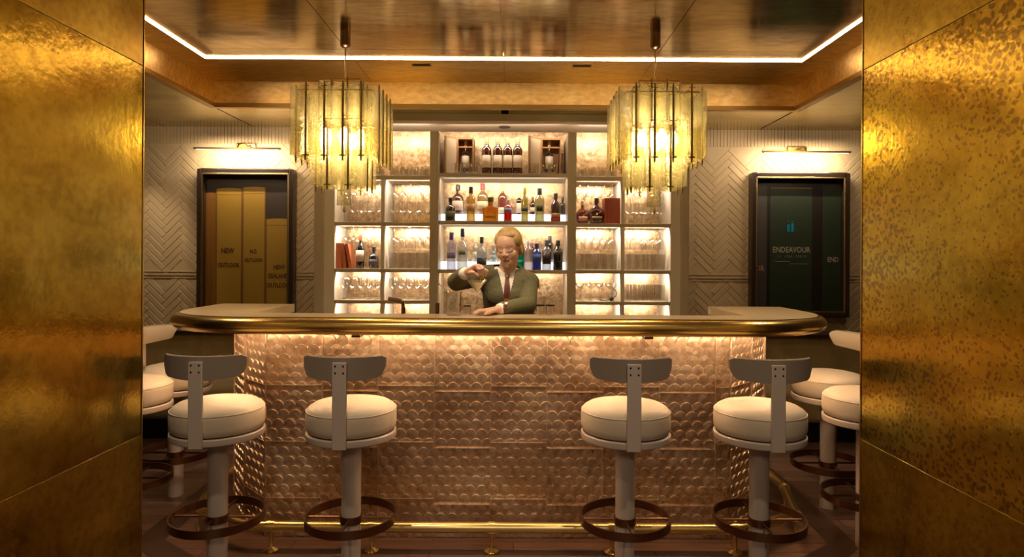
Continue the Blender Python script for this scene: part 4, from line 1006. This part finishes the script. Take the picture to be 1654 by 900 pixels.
m = MB(); m.lathe([(0, 0), (0.018, 0), (0.019, 0.004), (0.019, 0.045), (0.018, 0.045), (0.0175, 0.007), (0, 0.007)], 20, cap=False); m.build('glass', GLASS, t, smooth=True)
m = MB(); m.lathe([(0.0185, 0.045), (0.0195, 0.045), (0.0195, 0.05), (0.0185, 0.05), (0.0185, 0.045)], 20, cap=False); lab(m.build('rim', DARKM, t, smooth=True), 'dark metal rim')
# worktop behind the bar (lower), tap and small tap body
m = MB(); m.box(CX - 1.28, CX + 1.28, 3.352, 3.50, 0.86, 0.90); m.box(CX - 1.28, CX - 1.24, 3.352, 3.50, 0, 0.86); m.box(CX + 1.24, CX + 1.28, 3.352, 3.50, 0, 0.86); m.box(CX - 0.02, CX + 0.02, 3.36, 3.48, 0, 0.86)
tag(m.build('work_counter', mat('steel_top', (0.5, 0.45, 0.38), 0.3, 0.8), bevel=0.003), 'low metal work counter behind the front bar', 'counter')
t = empty('sink_tap', (wx(652, 3.45), 3.45, 0.90)); tag(t, 'dark bronze angular tap rising behind the counter left of the bartender', 'tap')
zt_ = wz(487, 3.45) - 0.90
m = MB(); m.tube([(0.0, 0, 0), (0, 0, zt_ - 0.04), (-0.004, 0, zt_ - 0.012), (-0.02, 0, zt_), (-0.082, -0.01, zt_ + 0.012)], 0.0115, 14); m.build('spout', BRONZE, t, smooth=True)
m = MB(); m.lathe([(0.026, 0), (0.026, 0.01), (0.014, 0.02), (0, 0.02)], 20); m.build('base', BRONZE, t, smooth=True)
t = empty('soap_pump', (wx(707, 3.45), 3.45, 0.90)); tag(t, 'slim dark bronze cylinder standing behind the counter beside the mixing glass', 'dispenser')
m = MB(); m.lathe([(0.011, 0), (0.011, wz(490, 3.45) - 0.90), (0, wz(490, 3.45) - 0.90)], 16); m.build('body', BRONZE, t, smooth=True)
m = MB(); m.lathe([(0.02, 0), (0.02, 0.006), (0.011, 0.01), (0.011, 0.012)], 16); m.build('base', BRONZE, t, smooth=True)

# ------------------------------------------------------------------ the bartender
def remesh(mb, voxel, smooth_it, name, mats, parent, fac=0.5):
    tmp = mb.build('tmp', mats)
    r = tmp.modifiers.new('r', 'REMESH'); r.mode = 'VOXEL'; r.voxel_size = voxel; r.use_smooth_shade = True
    sm = tmp.modifiers.new('s', 'SMOOTH'); sm.iterations = smooth_it; sm.factor = fac
    bpy.context.view_layer.update(); dg = bpy.context.evaluated_depsgraph_get()
    me = bpy.data.meshes.new_from_object(tmp.evaluated_get(dg)); me.name = name
    bpy.data.objects.remove(tmp)
    me.materials.clear()
    for q in (mats if isinstance(mats, (list, tuple)) else [mats]): me.materials.append(q)
    me.polygons.foreach_set('use_smooth', [True] * len(me.polygons)); me.polygons.foreach_set('material_index', [0] * len(me.polygons))
    o = bpy.data.objects.new(name, me); C.objects.link(o)
    if parent: o.parent = parent; o.matrix_parent_inverse = Matrix.Translation(-parent.location)
    return o
def cap(mb, a, b, ra, rb, sc=None, n=16):
    """tapered limb segment with round ends"""
    a, b = Vector(a), Vector(b); d = b - a; L_ = d.length; q = d.to_track_quat('Z', 'Y').to_matrix().to_4x4()
    if sc: q = q @ Matrix.Diagonal((sc[0], sc[1], 1, 1))
    M = Matrix.Translation(a) @ q; prof = []
    for k in range(7): t = -PI / 2 + PI / 2 * k / 6; prof.append((ra * math.cos(t), ra * math.sin(t)))
    for k in range(7): t = PI / 2 * k / 6; prof.append((rb * math.cos(t), L_ + rb * math.sin(t)))
    prof[0] = (0, prof[0][1]); prof[-1] = (0, prof[-1][1])
    mb.lathe(prof, n, M=M, cap=False)
SKIN = mat('skin', (0.68, 0.39, 0.27), 0.45, var=(30, (0.72, 0.43, 0.31), 0.35, 0.65)); LIP = mat('lips', (0.44, 0.17, 0.13), 0.4); LASH = mat('lashes', (0.10, 0.05, 0.03), 0.6); BROW = mat('brow', (0.36, 0.20, 0.10), 0.7)
HAIR = mat('blond_hair', (0.36, 0.22, 0.085), 0.5, var=(45, (0.50, 0.33, 0.14), 0.35, 0.65)); TWEED = mat('olive_tweed', (0.095, 0.085, 0.038), 0.85, var=(180, (0.145, 0.13, 0.065), 0.4, 0.6), bump=(220, 0.4, 0.001)); SHIRT = mat('white_shirt', (0.80, 0.76, 0.70), 0.6); TIE = mat('burgundy_tie', (0.12, 0.028, 0.015), 0.5); TROU = mat('dark_trousers', (0.03, 0.03, 0.025), 0.8)
per = empty('person', (-0.04, 3.66, 0)); tag(per, 'bartender in olive tweed blazer, white shirt and tie garnishing a cocktail behind the bar', 'person')
# joints
NK = Vector((-0.048, 3.665, 1.385)); HC = Vector((-0.038, 3.62, 1.497))
SL = Vector((-0.185, 3.655, 1.335)); ELB = Vector((-0.325, 3.52, 1.305)); WL = Vector((-0.262, 3.325, 1.358))
SR = Vector((0.080, 3.68, 1.295)); ERB = Vector((0.072, 3.545, 1.175)); WR = Vector((-0.085, 3.335, 1.168))
CH = Vector((-0.045, 3.69, 1.22)); PE = Vector((-0.03, 3.80, 0.93))
# head frame
Rh = Matrix.Rotation(math.radians(-16), 4, 'Z') @ Matrix.Rotation(math.radians(16), 4, 'X') @ Matrix.Rotation(math.radians(-3), 4, 'Y')
Mh = Matrix.Translation(HC) @ Rh      # local -y = face direction, z up
def hp(x, y, z): return Mh @ Vector((x, y, z))
bd = MB()
def ell(mb, c, s, M=Mh): mb.sphere((0, 0, 0), 1, 20, 14, M=M @ Matrix.Translation(c) @ Matrix.Diagonal((*s, 1)))
ell(bd, (0, 0.008, 0.025), (0.072, 0.088, 0.085)); ell(bd, (0, -0.018, -0.02), (0.058, 0.066, 0.078)); ell(bd, (0, -0.040, -0.062), (0.038, 0.040, 0.045))
ell(bd, (0, -0.060, -0.088), (0.017, 0.016, 0.013))             # chin
ell(bd, (0.030, -0.046, -0.024), (0.027, 0.024, 0.030)); ell(bd, (-0.030, -0.046, -0.024), (0.027, 0.024, 0.030))   # cheeks
ell(bd, (0, -0.062, 0.024), (0.042, 0.012, 0.014))              # brow ridge
cap(bd, hp(0, -0.076, 0.012), hp(0, -0.091, -0.018), 0.006, 0.0095); ell(bd, (0.011, -0.086, -0.022), (0.007, 0.008, 0.006)); ell(bd, (-0.011, -0.086, -0.022), (0.007, 0.008, 0.006))
ell(bd, (0, -0.078, -0.048), (0.020, 0.009, 0.0048)); ell(bd, (0, -0.076, -0.057), (0.016, 0.009, 0.005))
for s in (1, -1):
    ell(bd, (s * 0.028, -0.057, 0.004), (0.017, 0.013, 0.014)); ell(bd, (s * 0.073, 0.012, -0.012), (0.007, 0.017, 0.028))
cap(bd, NK + Vector((0, 0.01, -0.03)), hp(0, 0.02, -0.05), 0.052, 0.047)
# torso and limbs beneath the clothes
cap(bd, CH + Vector((-0.06, 0, 0.07)), CH + Vector((0.06, 0, 0.07)), 0.08, 0.08); cap(bd, CH, PE + Vector((0, 0, 0.08)), 0.105, 0.11); cap(bd, PE + Vector((-0.05, 0, 0)), PE + Vector((0.05, 0, 0)), 0.11, 0.11)
cap(bd, SL, ELB, 0.042, 0.036); cap(bd, ELB, WL, 0.037, 0.024, ); cap(bd, SR, ERB, 0.042, 0.036); cap(bd, ERB, WR, 0.037, 0.025)
cap(bd, CH + Vector((-0.03, 0, 0.08)), SL, 0.06, 0.045); cap(bd, CH + Vector((0.03, 0, 0.08)), SR, 0.06, 0.045)
for s in (-1, 1):
    hip = PE + Vector((s * 0.075, 0, -0.06)); kn = Vector((PE.x + s * 0.085, 3.78, 0.47)); an = Vector((PE.x + s * 0.09, 3.82, 0.08))
    cap(bd, hip, kn, 0.08, 0.052); cap(bd, kn, an, 0.052, 0.034); cap(bd, an + Vector((0, 0.02, -0.045)), an + Vector((0, -0.13, -0.052)), 0.032, 0.026)
def finger(base, pts, r0, r1):
    P = [Vector(base)] + [Vector(p) for p in pts]
    for i in range(len(P) - 1):
        ra = r0 + (r1 - r0) * i / (len(P) - 1); rb = r0 + (r1 - r0) * (i + 1) / (len(P) - 1); cap(bd, P[i], P[i+1], ra, rb, n=10)
# raised hand: back of the hand up and towards camera, fingers pointing down pinching the garnish
K = [Vector((-0.205, 3.262, 1.396)), Vector((-0.190, 3.268, 1.397)), Vector((-0.178, 3.284, 1.393)), Vector((-0.172, 3.302, 1.384))]
for k, kk in enumerate(K): cap(bd, WL + (K[1] - WL) * 0.12, kk, 0.019, 0.0115)
tips = [((-0.186, 3.255, 1.374), (-0.184, 3.268, 1.350)), ((-0.166, 3.260, 1.376), (-0.168, 3.270, 1.349)), ((-0.152, 3.278, 1.374), (-0.158, 3.283, 1.348)), ((-0.145, 3.300, 1.368), (-0.154, 3.300, 1.345))]
for kk, tt in zip(K, tips): finger(kk, tt, 0.0098, 0.0072)
finger(WL + (K[0] - WL) * 0.35 + Vector((0, 0, -0.012)), [(-0.215, 3.255, 1.362), (-0.192, 3.262, 1.345)], 0.013, 0.0080)
# resting hand: flat on the counter, fingers towards image left
K2 = [Vector((-0.150, 3.262, 1.162)), Vector((-0.154, 3.279, 1.165)), Vector((-0.153, 3.296, 1.164)), Vector((-0.149, 3.312, 1.160))]
for kk in K2: cap(bd, WR + (K2[1] - WR) * 0.05, kk, 0.018, 0.0115)
tp2 = [((-0.180, 3.250, 1.164), (-0.200, 3.242, 1.151)), ((-0.187, 3.270, 1.166), (-0.212, 3.262, 1.151)), ((-0.185, 3.290, 1.165), (-0.208, 3.287, 1.151)), ((-0.174, 3.312, 1.160), (-0.191, 3.312, 1.150))]
tp2 = [(a_, b_) for a_, b_ in tp2]
for kk, tt in zip(K2, tp2): finger(kk, tt, 0.0096, 0.0072)
finger(WR + Vector((-0.02, -0.028, -0.004)), [(-0.128, 3.250, 1.158), (-0.152, 3.238, 1.150)], 0.012, 0.0085)
body_o = remesh(bd, 0.0030, 5, 'body', [SKIN, LIP, LASH, BROW], per)
Mi = Mh.inverted()
off = Vector((0, 0, 0))
for p in body_o.data.polygons:
    q = Mi @ Vector(p.center)
    if q.y < -0.04 and abs(q.x) < 0.06 and -0.12 < q.z < 0.12:
        if abs(q.x) < 0.0185 and -0.0605 < q.z + 0.004 * (abs(q.x) / 0.02) < -0.0445 and q.y < -0.070: p.material_index = 1
        for s in (1, -1):
            dx = s * q.x - 0.029
            if abs(dx) < 0.0145 and abs(q.z - (-0.004 - 0.003 * (1 - (dx / 0.0145) ** 2))) < 0.0026: p.material_index = 2
            if abs(dx) < 0.018 and abs(q.z - (0.0245 + 0.003 * (1 - (dx / 0.018) ** 2))) < 0.0027: p.material_index = 3
# hair: parted, swept back into a low bun
hr = MB()
ell(hr, (0, 0.022, 0.036), (0.079, 0.088, 0.084)); ell(hr, (0.008, -0.014, 0.079), (0.056, 0.042, 0.026)); ell(hr, (-0.052, 0.0, 0.050), (0.023, 0.045, 0.042)); ell(hr, (0.056, 0.0, 0.045), (0.024, 0.048, 0.046))
ell(hr, (0.064, 0.030, 0.004), (0.016, 0.034, 0.040)); ell(hr, (-0.064, 0.03, 0.0), (0.018, 0.035, 0.045)); ell(hr, (0.0, 0.08, -0.03), (0.055, 0.04, 0.045)); ell(hr, (0.03, 0.105, -0.045), (0.035, 0.03, 0.032))
ho_ = remesh(hr, 0.003, 4, 'hair', HAIR, per)
# shirt core and blazer
def torso(mb, g):
    cap(mb, CH + Vector((-0.065, 0.0, 0.065)), CH + Vector((0.065, 0, 0.06)), 0.085 + g, 0.085 + g); cap(mb, CH + Vector((-0.02, 0, 0.02)), PE + Vector((-0.02, 0, 0.1)), 0.115 + g, 0.115 + g); cap(mb, CH + Vector((0.03, 0, 0.02)), PE + Vector((0.03, 0, 0.1)), 0.11 + g, 0.115 + g)
    cap(mb, CH + Vector((-0.035, -0.05, 0.0)), CH + Vector((-0.035, -0.045, -0.01)), 0.075 + g, 0.07 + g); cap(mb, CH + Vector((0.045, -0.05, 0.0)), CH + Vector((0.045, -0.045, -0.01)), 0.072 + g, 0.07 + g)
    cap(mb, NK + Vector((-0.03, 0.015, -0.045)), SL + Vector((0.01, 0, 0.0)), 0.052 + g, 0.052 + g); cap(mb, NK + Vector((0.03, 0.015, -0.045)), SR, 0.052 + g, 0.052 + g)
sh = MB(); torso(sh, -0.001); cap(sh, NK + Vector((0, 0.014, -0.05)), NK + Vector((0.002, 0.012, -0.012)), 0.062, 0.056)
cap(sh, ELB + (WL - ELB) * 0.5, ELB + (WL - ELB) * 0.95, 0.036, 0.033); cap(sh, ERB + (WR - ERB) * 0.5, ERB + (WR - ERB) * 0.95, 0.036, 0.031)
so = remesh(sh, 0.004, 3, 'shirt', SHIRT, per)
bm = bmesh.new(); bm.from_mesh(so.data)
bmesh.ops.delete(bm, geom=[f for f in bm.faces if f.calc_center_median().z > 1.332 + abs(f.calc_center_median().x + 0.045) * 1.1 and f.calc_center_median().y < 3.70 and abs(f.calc_center_median().x - NK.x) < 0.062], context='FACES'); bm.to_mesh(so.data); bm.free()
bz = MB(); torso(bz, 0.012)
cap(bz, SL, ELB, 0.060, 0.052); cap(bz, ELB, ELB + (WL - ELB) * 0.80, 0.053, 0.041); cap(bz, SR, ERB, 0.056, 0.050); cap(bz, ERB, ERB + (WR - ERB) * 0.84, 0.050, 0.039)
cap(bz, NK + Vector((0, 0.035, -0.045)), NK + Vector((0, 0.04, -0.015)), 0.06, 0.055)
cap(bz, PE + Vector((-0.05, 0, 0.02)), PE + Vector((0.05, 0, 0.02)), 0.135, 0.135)
bo = remesh(bz, 0.004, 5, 'blazer', TWEED, per)
VB = Vector((-0.045, 0, 1.165))
def vwidth(z):      # half width of the shirt opening at height z
    return max(0, (z - VB.z) / (1.36 - VB.z)) * 0.050
bm = bmesh.new(); bm.from_mesh(bo.data)
kill = [f for f in bm.faces if f.calc_center_median().y < 3.67 and VB.z < f.calc_center_median().z < 1.46 and abs(f.calc_center_median().x - (VB.x + (f.calc_center_median().z - VB.z) * -0.01)) < vwidth(f.calc_center_median().z)]
# top cap of collar area over the shirt neck
kill += [f for f in bm.faces if f not in kill and f.calc_center_median().z > 1.375 and f.calc_center_median().y < 3.665 and abs(f.calc_center_median().x - NK.x) < 0.075]
bmesh.ops.delete(bm, geom=list(set(kill)), context='FACES'); bm.to_mesh(bo.data); bm.free()
sd = bo.modifiers.new('solid', 'SOLIDIFY'); sd.thickness = 0.003; sd.offset = -1
bvb = BVHTree.FromPolygons([v.co for v in bo.data.vertices], [tuple(p.vertices) for p in bo.data.polygons])
bvs = BVHTree.FromPolygons([v.co for v in so.data.vertices], [tuple(p.vertices) for p in so.data.polygons])
def drape(poly, off_, thick, name, mt, parent, trees, n=14):
    """cloth piece given by left/right edge polylines in x,z, laid on the body surface"""
    Lp, Rp = poly; v = []; f = []; nx = 6
    def ev(P, t):
        t *= len(P) - 1; i = min(int(t), len(P) - 2); u = t - i; return (P[i][0] * (1 - u) + P[i+1][0] * u, P[i][1] * (1 - u) + P[i+1][1] * u)
    for i in range(n + 1):
        a_, b_ = ev(Lp, i / n), ev(Rp, i / n)
        for j in range(nx + 1):
            u = j / nx; x = a_[0] * (1 - u) + b_[0] * u; z = a_[1] * (1 - u) + b_[1] * u; ys = []
            for tr in trees:
                h = tr.ray_cast(Vector((x, 3.0, z)), Vector((0, 1, 0)))
                if h[0] is not None: ys.append(h[0].y)
            y = (min(ys) if ys else 3.6) - off_; v.append([x, y, z])
    for i in range(n):
        for j in range(nx): a_ = i * (nx + 1) + j; f.append((a_, a_ + nx + 1, a_ + nx + 2, a_ + 1))
    mm = MB(); mm.add(v, f); o = mm.build(name, mt, smooth=True); s_ = o.modifiers.new('s', 'SOLIDIFY'); s_.thickness = thick; s_.offset = 0
    o.parent = parent; o.matrix_parent_inverse = Matrix.Translation(-per.location); return o
vx = VB.x
LAPEL = mat('olive_tweed_lapel', (0.085, 0.075, 0.032), 0.85, var=(180, (0.13, 0.115, 0.055), 0.4, 0.6))
lp_ = drape(([(vx - 0.058, 1.375), (vx - 0.098, 1.325), (vx - 0.088, 1.29), (vx - 0.05, 1.22), (vx - 0.004, 1.155)], [(vx - 0.050, 1.378), (vx - 0.048, 1.335), (vx - 0.037, 1.29), (vx - 0.02, 1.23), (vx + 0.004, 1.155)]), 0.008, 0.008, 'lapel', LAPEL, bo, [bvb, bvs])
lp_ = drape(([(vx + 0.050, 1.378), (vx + 0.048, 1.335), (vx + 0.037, 1.29), (vx + 0.02, 1.23), (vx + 0.0, 1.155)], [(vx + 0.060, 1.375), (vx + 0.100, 1.325), (vx + 0.090, 1.29), (vx + 0.052, 1.22), (vx + 0.008, 1.15)]), 0.009, 0.008, 'lapel', LAPEL, bo, [bvb, bvs])
m_ = drape(([(vx - 0.014, 1.352), (vx - 0.010, 1.328), (vx - 0.015, 1.28), (vx - 0.018, 1.22), (vx - 0.012, 1.15)], [(vx + 0.014, 1.352), (vx + 0.010, 1.328), (vx + 0.015, 1.28), (vx + 0.018, 1.22), (vx + 0.012, 1.15)]), 0.004, 0.005, 'tie', TIE, per, [bvs])
for s in (-1, 1):
    e1 = [(vx + s * 0.006, 1.352), (vx + s * 0.014, 1.334), (vx + s * 0.030, 1.318)]; e2 = [(vx + s * 0.052, 1.405), (vx + s * 0.052, 1.372), (vx + s * 0.044, 1.335)]
    drape((e1, e2) if s > 0 else (e2, e1), 0.005, 0.003, 'collar', SHIRT, so, [bvs], n=8)
tr = MB()
cap(tr, PE + Vector((-0.05, 0, 0)), PE + Vector((0.05, 0, 0)), 0.122, 0.122)
for s in (-1, 1):
    hip = PE + Vector((s * 0.075, 0, -0.06)); kn = Vector((PE.x + s * 0.085, 3.78, 0.47)); an = Vector((PE.x + s * 0.09, 3.82, 0.09)); cap(tr, hip, kn, 0.095, 0.07); cap(tr, kn, an, 0.07, 0.055)
remesh(tr, 0.008, 4, 'trousers', TROU, per)
for s in (-1, 1):
    mm = MB(); an = Vector((PE.x + s * 0.09, 3.82, 0.0)); cap(mm, an + Vector((0, 0.03, 0.045)), an + Vector((0, -0.14, 0.036)), 0.043, 0.035); mm.box(an.x - .04, an.x + .04, 3.66, 3.885, 0.001, 0.02)
    remesh(mm, 0.005, 3, 'shoe', BLACK, per)
